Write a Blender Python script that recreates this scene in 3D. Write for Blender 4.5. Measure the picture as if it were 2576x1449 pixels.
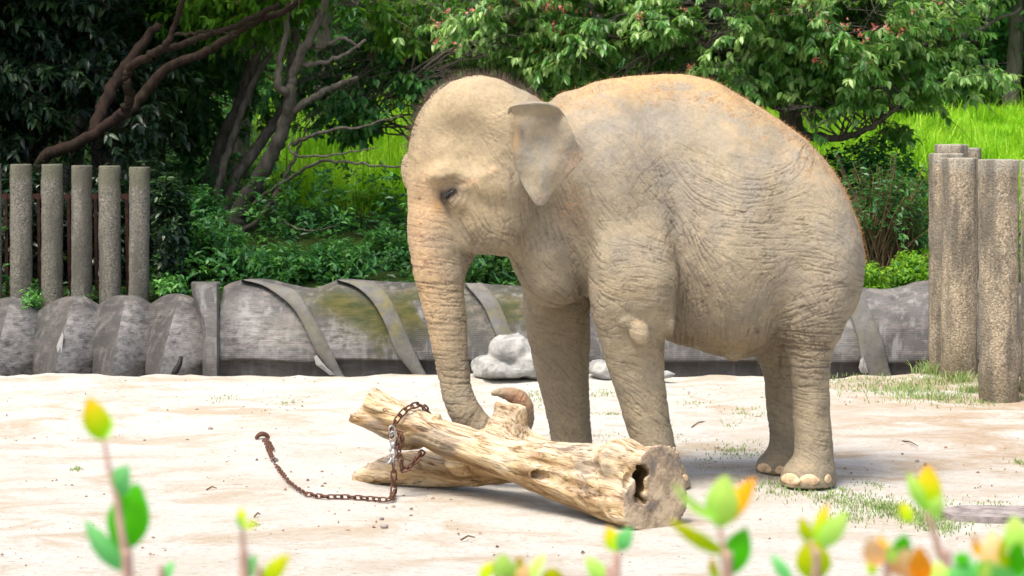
import bpy, bmesh, math, random
import numpy as np
from mathutils import Vector
from mathutils.bvhtree import BVHTree

for _o in list(bpy.data.objects):
    bpy.data.objects.remove(_o, do_unlink=True)
scene = bpy.context.scene
COL = scene.collection
random.seed(7)
RNG = np.random.default_rng(7)

# ------------------------------------------------------------------ camera
FPX = 5810.0            # focal length in picture units of a 2576 wide frame
CX, CY, HOR = 1288.0, 724.5, 300.0
CAM_H = 2.13
PITCH = math.atan((CY - HOR) / FPX)
cam_data = bpy.data.cameras.new("camera")
cam = bpy.data.objects.new("camera", cam_data)
COL.objects.link(cam)
cam.location = (0, 0, CAM_H)
cam.rotation_euler = (math.pi / 2 - PITCH, 0, 0)
cam_data.sensor_width = 36.0
cam_data.lens = FPX / 2576.0 * 36.0
cam_data.clip_start = 0.1
cam_data.clip_end = 600.0
cam_data.dof.use_dof = True
cam_data.dof.focus_distance = 13.2
cam_data.dof.aperture_fstop = 7.6
scene.camera = cam

# ------------------------------------------------------------------ sky, sun, exposure
SUN_EL, SUN_AZ = math.radians(66), math.radians(-140)   # azimuth measured from +Y towards +X
world = bpy.data.worlds.new("World")
scene.world = world
world.use_nodes = True
wn = world.node_tree
wn.nodes.clear()
sky = wn.nodes.new("ShaderNodeTexSky")
sky.sky_type = 'NISHITA'
sky.sun_disc = False
sky.sun_elevation = SUN_EL
sky.sun_rotation = SUN_AZ
sky.air_density = 1.0
sky.dust_density = 6.0
sky.ozone_density = 0.6
bg = wn.nodes.new("ShaderNodeBackground")
bg.inputs['Strength'].default_value = 0.135
wo = wn.nodes.new("ShaderNodeOutputWorld")
wn.links.new(sky.outputs[0], bg.inputs[0])
wn.links.new(bg.outputs[0], wo.inputs[0])

sun_data = bpy.data.lights.new("sun", 'SUN')
sun_data.energy = 2.0
sun_data.angle = math.radians(22)
sun_data.color = (1.0, 0.94, 0.85)
sun = bpy.data.objects.new("sun", sun_data)
COL.objects.link(sun)
_sd = Vector((math.sin(SUN_AZ) * math.cos(SUN_EL), math.cos(SUN_AZ) * math.cos(SUN_EL), math.sin(SUN_EL)))
sun.rotation_euler = _sd.to_track_quat('Z', 'Y').to_euler()
scene.view_settings.view_transform = 'Standard'
scene.view_settings.look = 'None'
scene.view_settings.gamma = 1.0
scene.view_settings.exposure = 0.92
scene.view_settings.use_curve_mapping = False

# ------------------------------------------------------------------ helpers
_cp, _sp = math.cos(PITCH), math.sin(PITCH)

def at(px, py, Y):
    """world point at depth Y that stands at picture position (px, py)"""
    a = (px - CX) / FPX
    b = (py - CY) / FPX
    dy = _cp - b * _sp
    dz = -_sp - b * _cp
    t = Y / dy
    return Vector((a * t, Y, CAM_H + dz * t))

def on_ground(px, py, z=0.0):
    a = (px - CX) / FPX
    b = (py - CY) / FPX
    dy = _cp - b * _sp
    dz = -_sp - b * _cp
    t = (z - CAM_H) / dz
    return Vector((a * t, dy * t, z))

def tag(o, label=None, cat=None, group=None, kind=None):
    if label: o['label'] = label
    if cat: o['category'] = cat
    if group: o['group'] = group
    if kind: o['kind'] = kind
    return o

def empty(name, loc, label=None, cat=None, group=None):
    o = bpy.data.objects.new(name, None)
    o.empty_display_size = 0.1
    COL.objects.link(o)
    o.location = loc
    return tag(o, label, cat, group)

def np_mesh(name, V, faces, mat=None, parent=None, smooth=True, attrs=None):
    """V (n,3) world coordinates; faces: list of (m,k) int arrays with k 3 or 4"""
    V = np.asarray(V, dtype=np.float32)
    if parent is not None:
        V = V - np.array(parent.matrix_basis.translation, dtype=np.float32)
    me = bpy.data.meshes.new(name)
    me.vertices.add(len(V))
    me.vertices.foreach_set('co', V.ravel())
    if not isinstance(faces, (list, tuple)):
        faces = [faces]
    faces = [np.asarray(f, dtype=np.int32) for f in faces if len(f)]
    nl = sum(f.size for f in faces)
    nf = sum(len(f) for f in faces)
    me.loops.add(nl)
    me.polygons.add(nf)
    me.loops.foreach_set('vertex_index', np.concatenate([f.ravel() for f in faces]))
    tot = np.concatenate([np.full(len(f), f.shape[1], dtype=np.int32) for f in faces])
    st = np.concatenate([[0], np.cumsum(tot)[:-1]]).astype(np.int32)
    me.polygons.foreach_set('loop_start', st)
    me.update(calc_edges=True)
    me.polygons.foreach_set('use_smooth', np.full(nf, smooth, dtype=bool))
    if attrs:
        for k, a in attrs.items():
            a = np.asarray(a, dtype=np.float32)
            if a.ndim == 1:
                at_ = me.attributes.new(k, 'FLOAT', 'POINT')
                at_.data.foreach_set('value', a)
            elif a.shape[1] == 3:
                at_ = me.attributes.new(k, 'FLOAT_VECTOR', 'POINT')
                at_.data.foreach_set('vector', a.ravel())
            else:
                at_ = me.attributes.new(k, 'FLOAT_COLOR', 'POINT')
                at_.data.foreach_set('color', a.ravel())
    me.validate()
    if mat: me.materials.append(mat)
    o = bpy.data.objects.new(name, me)
    COL.objects.link(o)
    if parent is not None: o.parent = parent
    return o

class MB:
    """collects tubes, boxes, grids; build() links them as one mesh"""
    def __init__(s):
        s.V = []; s.Q = []; s.T = []; s.n = 0
    def add(s, V, Q=None, T=None):
        V = np.asarray(V, dtype=float).reshape(-1, 3)
        if Q is not None and len(Q): s.Q.append(np.asarray(Q) + s.n)
        if T is not None and len(T): s.T.append(np.asarray(T) + s.n)
        s.V.append(V); s.n += len(V)
    def tube(s, P, R, k=8, cap=True, squash=1.0):
        P = np.asarray(P, float); R = np.broadcast_to(np.asarray(R, float), (len(P),))
        T = np.gradient(P, axis=0)
        T /= np.linalg.norm(T, axis=1)[:, None] + 1e-9
        ref = np.array([0., 0, 1.]) if abs(T[:, 2]).mean() < .8 else np.array([1., 0, 0])
        A = np.cross(T, ref); A /= np.linalg.norm(A, axis=1)[:, None] + 1e-9
        B = np.cross(T, A)
        an = np.arange(k) / k * 2 * math.pi
        V = P[:, None] + R[:, None, None] * (np.cos(an)[None, :, None] * A[:, None] + squash * np.sin(an)[None, :, None] * B[:, None])
        m = len(P)
        i = np.arange(m - 1)[:, None] * k; j = np.arange(k)[None]; j2 = (j + 1) % k
        Q = np.stack([i + j, i + j2, i + k + j2, i + k + j], -1).reshape(-1, 4)
        V = V.reshape(-1, 3)
        Tr = []
        if cap:
            V = np.vstack([V, P[0], P[-1]])
            a, b = m * k, m * k + 1
            for q in range(k):
                Tr.append([a, (q + 1) % k, q])
                Tr.append([b, (m - 1) * k + q, (m - 1) * k + (q + 1) % k])
        s.add(V, Q, Tr)
    def box(s, c, d, rz=0.0):
        c = np.asarray(c, float); d = np.asarray(d, float) / 2
        v = np.array([[x, y, z] for x in (-1, 1) for y in (-1, 1) for z in (-1, 1)], float) * d
        ca, sa = math.cos(rz), math.sin(rz)
        v = np.stack([v[:, 0] * ca - v[:, 1] * sa, v[:, 0] * sa + v[:, 1] * ca, v[:, 2]], 1) + c
        s.add(v, [[0, 1, 3, 2], [4, 6, 7, 5], [0, 4, 5, 1], [2, 3, 7, 6], [0, 2, 6, 4], [1, 5, 7, 3]])
    def grid(s, G, closed=False):
        G = np.asarray(G, float); a, b = G.shape[:2]
        i = np.arange(a - 1)[:, None] * b; j = np.arange(b - 1)[None]
        Q = np.stack([i + j, i + b + j, i + b + j + 1, i + j + 1], -1).reshape(-1, 4)
        s.add(G.reshape(-1, 3), Q)
    def build(s, name, mat, parent=None, smooth=True, attrs=None):
        V = np.vstack(s.V)
        f = []
        if s.Q: f.append(np.vstack(s.Q))
        if s.T: f.append(np.vstack(s.T))
        return np_mesh(name, V, f, mat, parent, smooth, attrs)

def hash3(ix, iy, iz, seed):
    h = (ix.astype(np.int64) * 374761393 + iy.astype(np.int64) * 668265263 + iz.astype(np.int64) * 2147483647 + seed * 974711) & 0xffffffff
    h = ((h ^ (h >> 13)) * 1274126177) & 0xffffffff
    h = ((h ^ (h >> 16)) * 2246822519) & 0xffffffff
    return ((h ^ (h >> 15)) & 0xffff) / 65535.0

def vnoise(P, freq, seed=0):
    P = np.asarray(P) * freq
    i = np.floor(P).astype(np.int64); f = P - i
    f = f * f * (3 - 2 * f)
    r = 0
    for a in (0, 1):
        for b in (0, 1):
            for c in (0, 1):
                w = (f[:, 0] if a else 1 - f[:, 0]) * (f[:, 1] if b else 1 - f[:, 1]) * (f[:, 2] if c else 1 - f[:, 2])
                r = r + w * hash3(i[:, 0] + a, i[:, 1] + b, i[:, 2] + c, seed)
    return r

def fbm(P, freq, seed=0, o=3):
    r = 0; a = .5; t = 0
    for k in range(o):
        r = r + a * vnoise(P, freq * 2 ** k, seed + k * 17); t += a; a *= .5
    return r / t

def smooth01(x, a, b):
    t = np.clip((x - a) / (b - a), 0, 1)
    return t * t * (3 - 2 * t)

def catmull(P, n=12):
    P = np.asarray(P, float)
    Q = np.vstack([2 * P[0] - P[1], P, 2 * P[-1] - P[-2]])
    out = []
    for i in range(1, len(Q) - 2):
        t = np.linspace(0, 1, n, endpoint=False)[:, None]
        p0, p1, p2, p3 = Q[i - 1], Q[i], Q[i + 1], Q[i + 2]
        out.append(.5 * ((2 * p1) + (-p0 + p2) * t + (2 * p0 - 5 * p1 + 4 * p2 - p3) * t ** 2 + (-p0 + 3 * p1 - 3 * p2 + p3) * t ** 3))
    out.append(P[-1:])
    return np.vstack(out)

# ------------------------------------------------------------------ material helpers
class NT:
    def __init__(s, name, rough=0.8, spec=0.3, world=False):
        s.world = world
        s.m = bpy.data.materials.new(name); s.m.use_nodes = True
        s.t = s.m.node_tree
        s.b = s.t.nodes['Principled BSDF']
        s.b.inputs['Roughness'].default_value = rough
        s.b.inputs['Specular IOR Level'].default_value = spec
        s.out = s.t.nodes['Material Output']
        s._tc = None
    def n(s, ty, **kw):
        nd = s.t.nodes.new(ty)
        for k, v in kw.items():
            if k.startswith('i_'):
                key = k[2:].replace('_', ' ')
                nd.inputs[key].default_value = v
            else: setattr(nd, k, v)
        return nd
    def l(s, a, b): s.t.links.new(a, b)
    def obj(s, scale=(1, 1, 1), rot=(0, 0, 0)):
        if s.world:
            if s._tc is None: s._tc = s.n('ShaderNodeNewGeometry')
        elif s._tc is None: s._tc = s.n('ShaderNodeTexCoord')
        mp = s.n('ShaderNodeMapping'); mp.inputs['Scale'].default_value = scale
        mp.inputs['Rotation'].default_value = rot
        s.l(s._tc.outputs['Position' if s.world else 'Object'], mp.inputs[0]); return mp.outputs[0]
    def attr(s, name): return s.n('ShaderNodeAttribute', attribute_name=name)
    def noise(s, vec, scale, detail=4, rough=.55, dist=0.):
        nd = s.n('ShaderNodeTexNoise'); nd.inputs['Scale'].default_value = scale
        nd.inputs['Detail'].default_value = detail; nd.inputs['Roughness'].default_value = rough
        nd.inputs['Distortion'].default_value = dist
        s.l(vec, nd.inputs['Vector']); return nd.outputs['Fac']
    def voro(s, vec, scale, feature='F1'):
        nd = s.n('ShaderNodeTexVoronoi', feature=feature); nd.inputs['Scale'].default_value = scale
        s.l(vec, nd.inputs['Vector']); return nd
    def ramp(s, fac, stops):
        nd = s.n('ShaderNodeValToRGB'); cr = nd.color_ramp
        while len(cr.elements) < len(stops): cr.elements.new(.5)
        for e, (p, c) in zip(cr.elements, stops):
            e.position = p; e.color = (c, c, c, 1) if isinstance(c, (int, float)) else (*c, 1)
        s.l(fac, nd.inputs[0]); return nd.outputs[0]
    def mix(s, fac, a, b, mode='MIX'):
        nd = s.n('ShaderNodeMix', data_type='RGBA', blend_type=mode)
        for sock, v in ((nd.inputs[0], fac), (nd.inputs[6], a), (nd.inputs[7], b)):
            if isinstance(v, (int, float)): sock.default_value = v
            elif isinstance(v, tuple): sock.default_value = (*v, 1)
            else: s.l(v, sock)
        return nd.outputs[2]
    def math(s, op, a, b=0.0, clamp=False):
        nd = s.n('ShaderNodeMath', operation=op, use_clamp=clamp)
        for sock, v in ((nd.inputs[0], a), (nd.inputs[1], b)):
            if isinstance(v, (int, float)): sock.default_value = v
            else: s.l(v, sock)
        return nd.outputs[0]
    def bump(s, h, dist=.01, strength=1.0, prev=None):
        nd = s.n('ShaderNodeBump'); nd.inputs['Distance'].default_value = dist
        nd.inputs['Strength'].default_value = strength
        s.l(h, nd.inputs['Height'])
        if prev is not None: s.l(prev, nd.inputs['Normal'])
        return nd.outputs[0]
    def base(s, c):
        if isinstance(c, tuple): s.b.inputs['Base Color'].default_value = (*c, 1)
        else: s.l(c, s.b.inputs['Base Color'])
    def normal(s, n): s.l(n, s.b.inputs['Normal'])

def leaf_mat(name, c_dark, c_mid, c_light, rough=.42, spec=.4, trans=.35, extra=None):
    """leaf blade: colour by the leaf's own tint, light passes through it"""
    k = NT(name, rough, spec)
    a = k.attr('tint')
    stops = [(0.0, c_dark), (.5, c_mid), (.92, c_light)]
    if extra: stops.append((1.0, extra))
    c = k.ramp(a.outputs['Fac'], stops)
    k.base(c)
    tr = k.n('ShaderNodeBsdfTranslucent')
    tc = k.mix(.5, c, (c_light[0] * 1.3, c_light[1] * 1.4, c_light[2] * .6))
    k.l(tc, tr.inputs[0])
    ms = k.n('ShaderNodeMixShader'); ms.inputs[0].default_value = trans
    k.l(k.b.outputs[0], ms.inputs[1]); k.l(tr.outputs[0], ms.inputs[2])
    k.l(ms.outputs[0], k.out.inputs[0])
    return k.m
# ------------------------------------------------------------------ materials
def m_sand():
    k = NT('pale_sand', .95, .1)
    o = k.obj()
    big = k.noise(k.obj((.45, .8, 1)), 1.0, 6, .6, .8)
    mid = k.noise(k.obj((1, 1.5, 1)), 1.5, 8, .68, .6)
    fine = k.noise(k.obj((1, 1.3, 1)), 22, 8, .85)
    grit = k.noise(o, 170, 3, .6)
    c = k.mix(k.ramp(mid, [(.42, 0.), (.60, 1.)]), (.66, .645, .60), (.60, .565, .495))
    tanf = k.math('MULTIPLY', k.ramp(mid, [(.50, 0.), (.60, 1.)]), k.ramp(big, [(.42, 0.), (.58, .85)]))
    c = k.mix(tanf, c, (.52, .435, .325))
    far = k.n('ShaderNodeSeparateXYZ'); k.l(o, far.inputs[0])
    fx = k.math('MULTIPLY', k.ramp(k.math('MULTIPLY', far.outputs[0], .1), [(.08, 0.), (.34, 1.)]), k.ramp(k.math('MULTIPLY', far.outputs[1], .05), [(.62, 0.), (.72, 1.), (.97, .9)]))
    fx = k.math('MULTIPLY', fx, k.ramp(mid, [(.36, .0), (.6, .9)]))
    c = k.mix(fx, c, (.45, .33, .215))
    c = k.mix(k.ramp(fine, [(.36, .6), (.49, 0.)]), c, (.33, .25, .17))
    deb = k.noise(k.obj((2.2, 4, 1)), 3.5, 7, .8)
    c = k.mix(k.ramp(deb, [(.59, 0.), (.66, .75)]), c, (.27, .19, .12))
    k.base(c)
    b = k.bump(mid, .06, .7)
    b = k.bump(fine, .02, 1.0, b)
    b = k.bump(grit, .004, .8, b)
    k.normal(b)
    return k.m

def m_soil():
    k = NT('shaded_soil', .95, .1)
    f = k.noise(k.obj(), 2.5, 6)
    c = k.ramp(f, [(.35, (.018, .022, .008)), (.65, (.05, .05, .02))])
    k.base(c); k.normal(k.bump(f, .08)); return k.m

def m_meadow():
    k = NT('meadow_turf', .9, .1)
    f = k.noise(k.obj(), 1.6, 6)
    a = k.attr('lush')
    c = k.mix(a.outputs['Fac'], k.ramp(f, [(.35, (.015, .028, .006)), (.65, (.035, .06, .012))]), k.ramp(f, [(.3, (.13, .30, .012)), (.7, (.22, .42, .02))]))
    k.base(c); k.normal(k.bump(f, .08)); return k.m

def m_concrete_wall():
    k = NT('board_marked_grey_concrete', .88, .2)
    o = k.obj()
    n1 = k.noise(o, 1.3, 6, .65, .3)
    n2 = k.noise(k.obj((1.5, 1.5, 5)), 3.2, 6, .7)
    n3 = k.noise(k.obj((7, 7, 1.2)), 2.0, 5, .6)
    c = k.mix(k.ramp(n1, [(.32, 0.), (.66, 1.)]), (.055, .055, .053), (.145, .142, .137))
    c = k.mix(k.ramp(n2, [(.50, 0.), (.62, .8)]), c, (.215, .19, .18))
    c = k.mix(k.ramp(k.noise(k.obj((1, 1, .7)), 2.4, 7, .75, .8), [(.36, .85), (.5, 0.)]), c, (.07, .068, .066))
    c = k.mix(k.ramp(n3, [(.52, 0.), (.68, .7)]), c, (.27, .27, .265))
    st = k.attr('moss')
    mf = k.math('MULTIPLY', st.outputs['Fac'], k.ramp(k.noise(o, 3.4, 7, .7, .5), [(.36, 0.), (.50, 1.)]))
    c = k.mix(mf, c, k.mix(k.ramp(n2, [(.4, 0.), (.6, 1.)]), (.045, .055, .018), (.10, .09, .028)))
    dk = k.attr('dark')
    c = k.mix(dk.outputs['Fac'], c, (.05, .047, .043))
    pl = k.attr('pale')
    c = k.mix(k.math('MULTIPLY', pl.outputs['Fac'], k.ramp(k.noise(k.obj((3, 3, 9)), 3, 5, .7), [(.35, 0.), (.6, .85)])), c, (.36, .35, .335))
    w = k.n('ShaderNodeTexWave', wave_type='BANDS', bands_direction='Z', wave_profile='SIN')
    w.inputs['Scale'].default_value = 19.0; w.inputs['Distortion'].default_value = 2.2
    w.inputs['Detail'].default_value = 3; w.inputs['Detail Scale'].default_value = 1.4
    k.l(o, w.inputs[0])
    c = k.mix(k.math('MULTIPLY', k.ramp(w.outputs['Fac'], [(.0, .5), (.4, 0.)]), k.ramp(n2, [(.38, .0), (.68, .5)])), c, (.07, .07, .068))
    k.base(c)
    b = k.bump(w.outputs['Fac'], .005, .3)
    b = k.bump(n1, .03, .5, b)
    b = k.bump(k.noise(o, 60, 4, .7), .006, .8, b)
    k.normal(b); return k.m

def m_plaster():
    k = NT('bare_cement', .85, .2)
    f = k.noise(k.obj(), 9, 5)
    k.base(k.ramp(f, [(.35, (.24, .24, .225)), (.65, (.38, .38, .355))]))
    k.normal(k.bump(f, .02)); return k.m

def m_rib():
    k = NT('rib_concrete', .88, .2)
    o = k.obj()
    n1 = k.noise(o, 2.3, 6, .65, .3)
    n2 = k.noise(o, 14, 5, .7)
    c = k.mix(k.ramp(n1, [(.32, 0.), (.66, 1.)]), (.10, .10, .095), (.21, .205, .195))
    st = k.attr('moss')
    c = k.mix(k.math('MULTIPLY', st.outputs['Fac'], k.ramp(k.noise(o, 5, 6, .7), [(.42, 0.), (.6, .9)])), c, (.19, .17, .055))
    c = k.mix(k.ramp(n2, [(.3, .45), (.5, 0.)]), c, (.08, .08, .075))
    k.base(c)
    k.normal(k.bump(n2, .014, .9)); return k.m

def m_aggregate(name, warm):
    k = NT(name, .9, .2, True)
    o = k.obj()
    v = k.voro(o, 85 if not warm else 70)
    big = k.noise(k.obj((1, 1, .5)), 3.0, 5, .6)
    if warm:
        c = k.ramp(v.outputs['Color'], [(.0, (.17, .14, .10)), (.35, (.35, .29, .20)), (.7, (.45, .375, .265)), (1., (.56, .50, .40))])
        c = k.mix(k.ramp(big, [(.50, 0.), (.68, .7)]), c, (.14, .13, .11))
    else:
        c = k.ramp(v.outputs['Color'], [(.0, (.045, .05, .042)), (.3, (.15, .145, .12)), (.7, (.225, .215, .18)), (1., (.33, .32, .28))])
        c = k.mix(k.ramp(big, [(.45, 0.), (.7, .6)]), c, (.11, .115, .085))
    cap = k.attr('cap')
    c = k.mix(cap.outputs['Fac'], c, (.40, .37, .30) if warm else (.14, .145, .10))
    st = k.n('ShaderNodeTexNoise'); st.inputs['Scale'].default_value = 2.2; st.inputs['Detail'].default_value = 5
    k.l(k.obj((4, 4, .6)), st.inputs['Vector'])
    c = k.mix(k.ramp(st.outputs['Fac'], [(.47, 0.), (.62, .7)]), c, (.085, .082, .07))
    ft = k.attr('foot')
    c = k.mix(k.math('MULTIPLY', ft.outputs['Fac'], k.ramp(big, [(.3, 1.), (.6, .35)])), c, (.10, .085, .05))
    c = k.mix(k.ramp(v.outputs['Distance'], [(.35, 0.), (.8, .5)]), c, (.10, .09, .075))
    k.base(c)
    inv = k.math('SUBTRACT', 1.0, v.outputs['Distance'])
    b = k.bump(inv, .006, .6)
    b = k.bump(k.noise(o, 25, 4, .7), .015, .6, b)
    k.normal(b); return k.m

def m_rock():
    k = NT('pale_limestone', .9, .2)
    o = k.obj()
    n1 = k.noise(o, 3.0, 7, .7, .4); n2 = k.noise(o, 17, 5, .7)
    c = k.ramp(n1, [(.34, (.15, .155, .15)), (.5, (.33, .335, .32)), (.66, (.50, .49, .45))])
    c = k.mix(k.ramp(n2, [(.56, 0.), (.72, .6)]), c, (.22, .20, .16))
    k.base(c); b = k.bump(n1, .06); k.normal(k.bump(n2, .015, .8, b)); return k.m

def m_bark(name, ca, cb, moss=0.2):
    k = NT(name, .9, .15)
    n1 = k.noise(k.obj((6, 6, 1.2)), 3, 6, .7); n2 = k.noise(k.obj(), 2.2, 4)
    c = k.ramp(n1, [(.32, ca), (.66, cb)])
    c = k.mix(k.ramp(n2, [(.5, 0.), (.7, moss)]), c, (.035, .05, .018))
    k.base(c); k.normal(k.bump(n1, .03)); return k.m

def m_log():
    k = NT('weathered_barkless_wood', .7, .25)
    g = k.attr('grain').outputs['Vector']
    def mp(sc):
        m = k.n('ShaderNodeMapping'); m.inputs['Scale'].default_value = sc
        k.l(g, m.inputs[0]); return m.outputs[0]
    n1 = k.noise(mp((.9, 6, 6)), 1.6, 6, .6, .7)
    n2 = k.noise(mp((1.6, 22, 22)), 2.2, 6, .7, .8)
    n3 = k.noise(mp((2.5, 3.5, 3.5)), 1.5, 5, .6, .3)
    c = k.ramp(n1, [(.30, (.12, .07, .03)), (.43, (.33, .20, .085)), (.54, (.56, .40, .21)), (.68, (.74, .62, .43))])
    c = k.mix(k.ramp(n2, [(.34, .95), (.48, 0.)]), c, (.10, .055, .025))
    c = k.mix(k.ramp(n3, [(.52, 0.), (.66, .8)]), c, (.20, .16, .12))
    up = k.n('ShaderNodeSeparateXYZ'); gm = k.n('ShaderNodeNewGeometry'); k.l(gm.outputs['Normal'], up.inputs[0])
    dust = k.attr('upface')  # upward faces of the log get a paler colour
    c = k.mix(k.math('MULTIPLY', dust.outputs['Fac'], k.ramp(n2, [(.40, 0.), (.58, .7)])), c, (.74, .66, .52))
    cut = k.attr('cut')
    ch = k.ramp(k.noise(k.obj(), 5, 6, .7), [(.38, (.20, .175, .15)), (.47, (.38, .29, .20)), (.54, (.60, .48, .33))])
    c = k.mix(cut.outputs['Fac'], c, ch)
    hol = k.attr('hollow')
    c = k.mix(hol.outputs['Fac'], c, (.16, .105, .05))
    k.base(c)
    b = k.bump(n2, .02, .9); b = k.bump(n1, .03, .6, b); b = k.bump(k.noise(k.obj(), 90, 4), .004, .6, b)
    k.normal(b); return k.m

def m_rust():
    k = NT('rusty_iron', .75, .4)
    n = k.noise(k.obj(), 45, 5, .7)
    k.base(k.ramp(n, [(.35, (.055, .025, .018)), (.65, (.20, .095, .06))]))
    k.b.inputs['Metallic'].default_value = .35
    k.normal(k.bump(n, .004)); return k.m

def m_steel():
    k = NT('galvanised_steel', .42, .5)
    n = k.noise(k.obj(), 60, 5, .7)
    k.base(k.ramp(n, [(.3, (.22, .21, .19)), (.6, (.48, .49, .50))]))
    k.b.inputs['Metallic'].default_value = .8
    return k.m

def m_skin():
    k = NT('wrinkled_elephant_skin', .78, .22)
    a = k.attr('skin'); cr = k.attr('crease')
    o = k.obj()
    n1 = k.noise(o, 9, 6, .65, .3); n2 = k.noise(o, 48, 5, .7)
    c = k.mix(k.ramp(n1, [(.3, .34), (.55, 0.)]), a.outputs['Color'], (.21, .185, .155))
    c = k.mix(k.ramp(n1, [(.55, 0.), (.75, .30)]), c, (.50, .40, .27))
    c = k.mix(k.ramp(n2, [(.28, .30), (.46, 0.)]), c, (.19, .155, .115))
    # darker brown mixed into the colour along the skin folds
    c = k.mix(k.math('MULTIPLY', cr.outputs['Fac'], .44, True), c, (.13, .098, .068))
    k.base(c)
    v = k.voro(o, 75, 'DISTANCE_TO_EDGE')
    vf = k.ramp(v.outputs['Distance'], [(0., 0.), (.12, 1.)])
    b = k.bump(vf, .0022, .55)
    b = k.bump(n2, .005, .6, b)
    k.normal(b)
    return k.m

def m_flat(name, c, rough=.7, nscale=20, var=.25, spec=.3):
    k = NT(name, rough, spec)
    n = k.noise(k.obj(), nscale, 4)
    d = tuple(x * (1 - var) for x in c); e = tuple(min(1, x * (1 + var)) for x in c)
    k.base(k.ramp(n, [(.35, d), (.65, e)])); k.normal(k.bump(n, .004)); return k.m

M = dict(sand=m_sand(), soil=m_soil(), meadow=m_meadow(), wall=m_concrete_wall(), rib=m_rib(), plaster=m_plaster(),
         post=m_aggregate('grey_exposed_aggregate', False), pillar=m_aggregate('tan_exposed_aggregate', True),
         rock=m_rock(), bark_red=m_bark('reddish_bark', (.010, .008, .006), (.042, .026, .02), .2),
         bark_grey=m_bark('grey_bark', (.055, .05, .04), (.17, .155, .13), .45),
         bark_pale=m_bark('pale_bark', (.10, .10, .08), (.27, .26, .22), .45),
         bark_brown=m_bark('brown_stem', (.10, .065, .035), (.30, .21, .12), .1),
         log=m_log(), rust=m_rust(), darkrust=m_flat('dark_rusted_iron', (.035, .014, .010), .85, 30, .5), steel=m_steel(), skin=m_skin(),
         eye=m_flat('dark_wet_eye', (.012, .008, .006), .12, 30, .2, .6),
         lash=m_flat('dark_lash_hair', (.03, .025, .022), .6),
         nail=m_flat('horny_toenail', (.60, .43, .27), .55, 30, .3),
         hair_dark=m_flat('dark_bristle_hair', (.10, .07, .055), .7, 9, .4),
         hair_red=m_flat('ginger_bristle_hair', (.42, .22, .09), .7, 9, .4),
         slab=m_flat('worn_grey_plank', (.25, .22, .21), .8, 14, .35),
         blackm=m_flat('black_rubber', (.012, .012, .012), .6),
         lf_ever=leaf_mat('evergreen_leaf', (.006, .018, .010), (.014, .042, .020), (.045, .10, .03), .35, .5, .15),
         lf_dog=leaf_mat('drooping_tree_leaf', (.035, .14, .024), (.12, .31, .06), (.36, .54, .17), .36, .6, .42),
         lf_bright=leaf_mat('bright_green_leaf', (.04, .14, .010), (.12, .30, .02), (.28, .50, .04), .45, .35, .45),  # brighter yellow-green leaf colour
         lf_mid=leaf_mat('shrub_leaf', (.016, .08, .028), (.045, .18, .045), (.13, .34, .06), .42, .4, .3),
         lf_wood=leaf_mat('woodland_leaf', (.012, .05, .012), (.035, .12, .024), (.10, .25, .045), .5, .3, .25),
         grass=leaf_mat('meadow_grass', (.09, .27, .006), (.24, .50, .012), (.50, .74, .08), .5, .25, .5),
         turf=leaf_mat('sparse_turf', (.10, .20, .05), (.20, .33, .11), (.40, .42, .22), .6, .2, .3),
         flower=leaf_mat('pink_fruit', (.55, .10, .10), (.62, .20, .17), (.70, .34, .28), .5, .3, .3))
# ------------------------------------------------------------------ implicit surfaces -> mesh
def surface_nets(F, org, h):
    S = F < 0
    nx, ny, nz = F.shape
    cnt = np.zeros((nx - 1, ny - 1, nz - 1), dtype=np.int8)
    for a in (0, 1):
        for b in (0, 1):
            for c in (0, 1):
                cnt += S[a:nx - 1 + a, b:ny - 1 + b, c:nz - 1 + c]
    act = (cnt > 0) & (cnt < 8)
    I = np.argwhere(act)
    idx = np.full(act.shape, -1, dtype=np.int64)
    idx[act] = np.arange(len(I))
    acc = np.zeros((len(I), 3)); num = np.zeros(len(I))
    for ax in range(3):
        o1, o2 = [q for q in range(3) if q != ax]
        for a in (0, 1):
            for b in (0, 1):
                off = np.zeros(3, int); off[o1] = a; off[o2] = b
                e = np.zeros(3, int); e[ax] = 1
                p = I + off; q = p + e
                f0 = F[p[:, 0], p[:, 1], p[:, 2]]; f1 = F[q[:, 0], q[:, 1], q[:, 2]]
                m = (f0 < 0) != (f1 < 0)
                t = f0[m] / (f0[m] - f1[m])
                acc[m] += (p[m] + e[None] * t[:, None]); num[m] += 1
    V = acc / num[:, None] * h + np.asarray(org)
    quads = []
    for ax in range(3):
        sl0 = [slice(1, -1)] * 3; sl1 = [slice(1, -1)] * 3
        sl0[ax] = slice(0, -1); sl1[ax] = slice(1, None)
        A = S[tuple(sl0)]; B = S[tuple(sl1)]
        P = np.argwhere(A != B)
        base = P.copy()
        for q in range(3):
            if q != ax: base[:, q] += 1
        ina = A[P[:, 0], P[:, 1], P[:, 2]]
        u, v = [(1, 2), (2, 0), (0, 1)][ax]
        def cell(du, dv):
            c = base.copy(); c[:, u] += du; c[:, v] += dv
            return idx[c[:, 0], c[:, 1], c[:, 2]]
        Q = np.stack([cell(-1, -1), cell(0, -1), cell(0, 0), cell(-1, 0)], 1)
        Q[~ina] = Q[~ina][:, ::-1]
        quads.append(Q)
    Q = np.vstack(quads)
    return V, Q[(Q >= 0).all(1)]

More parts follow.
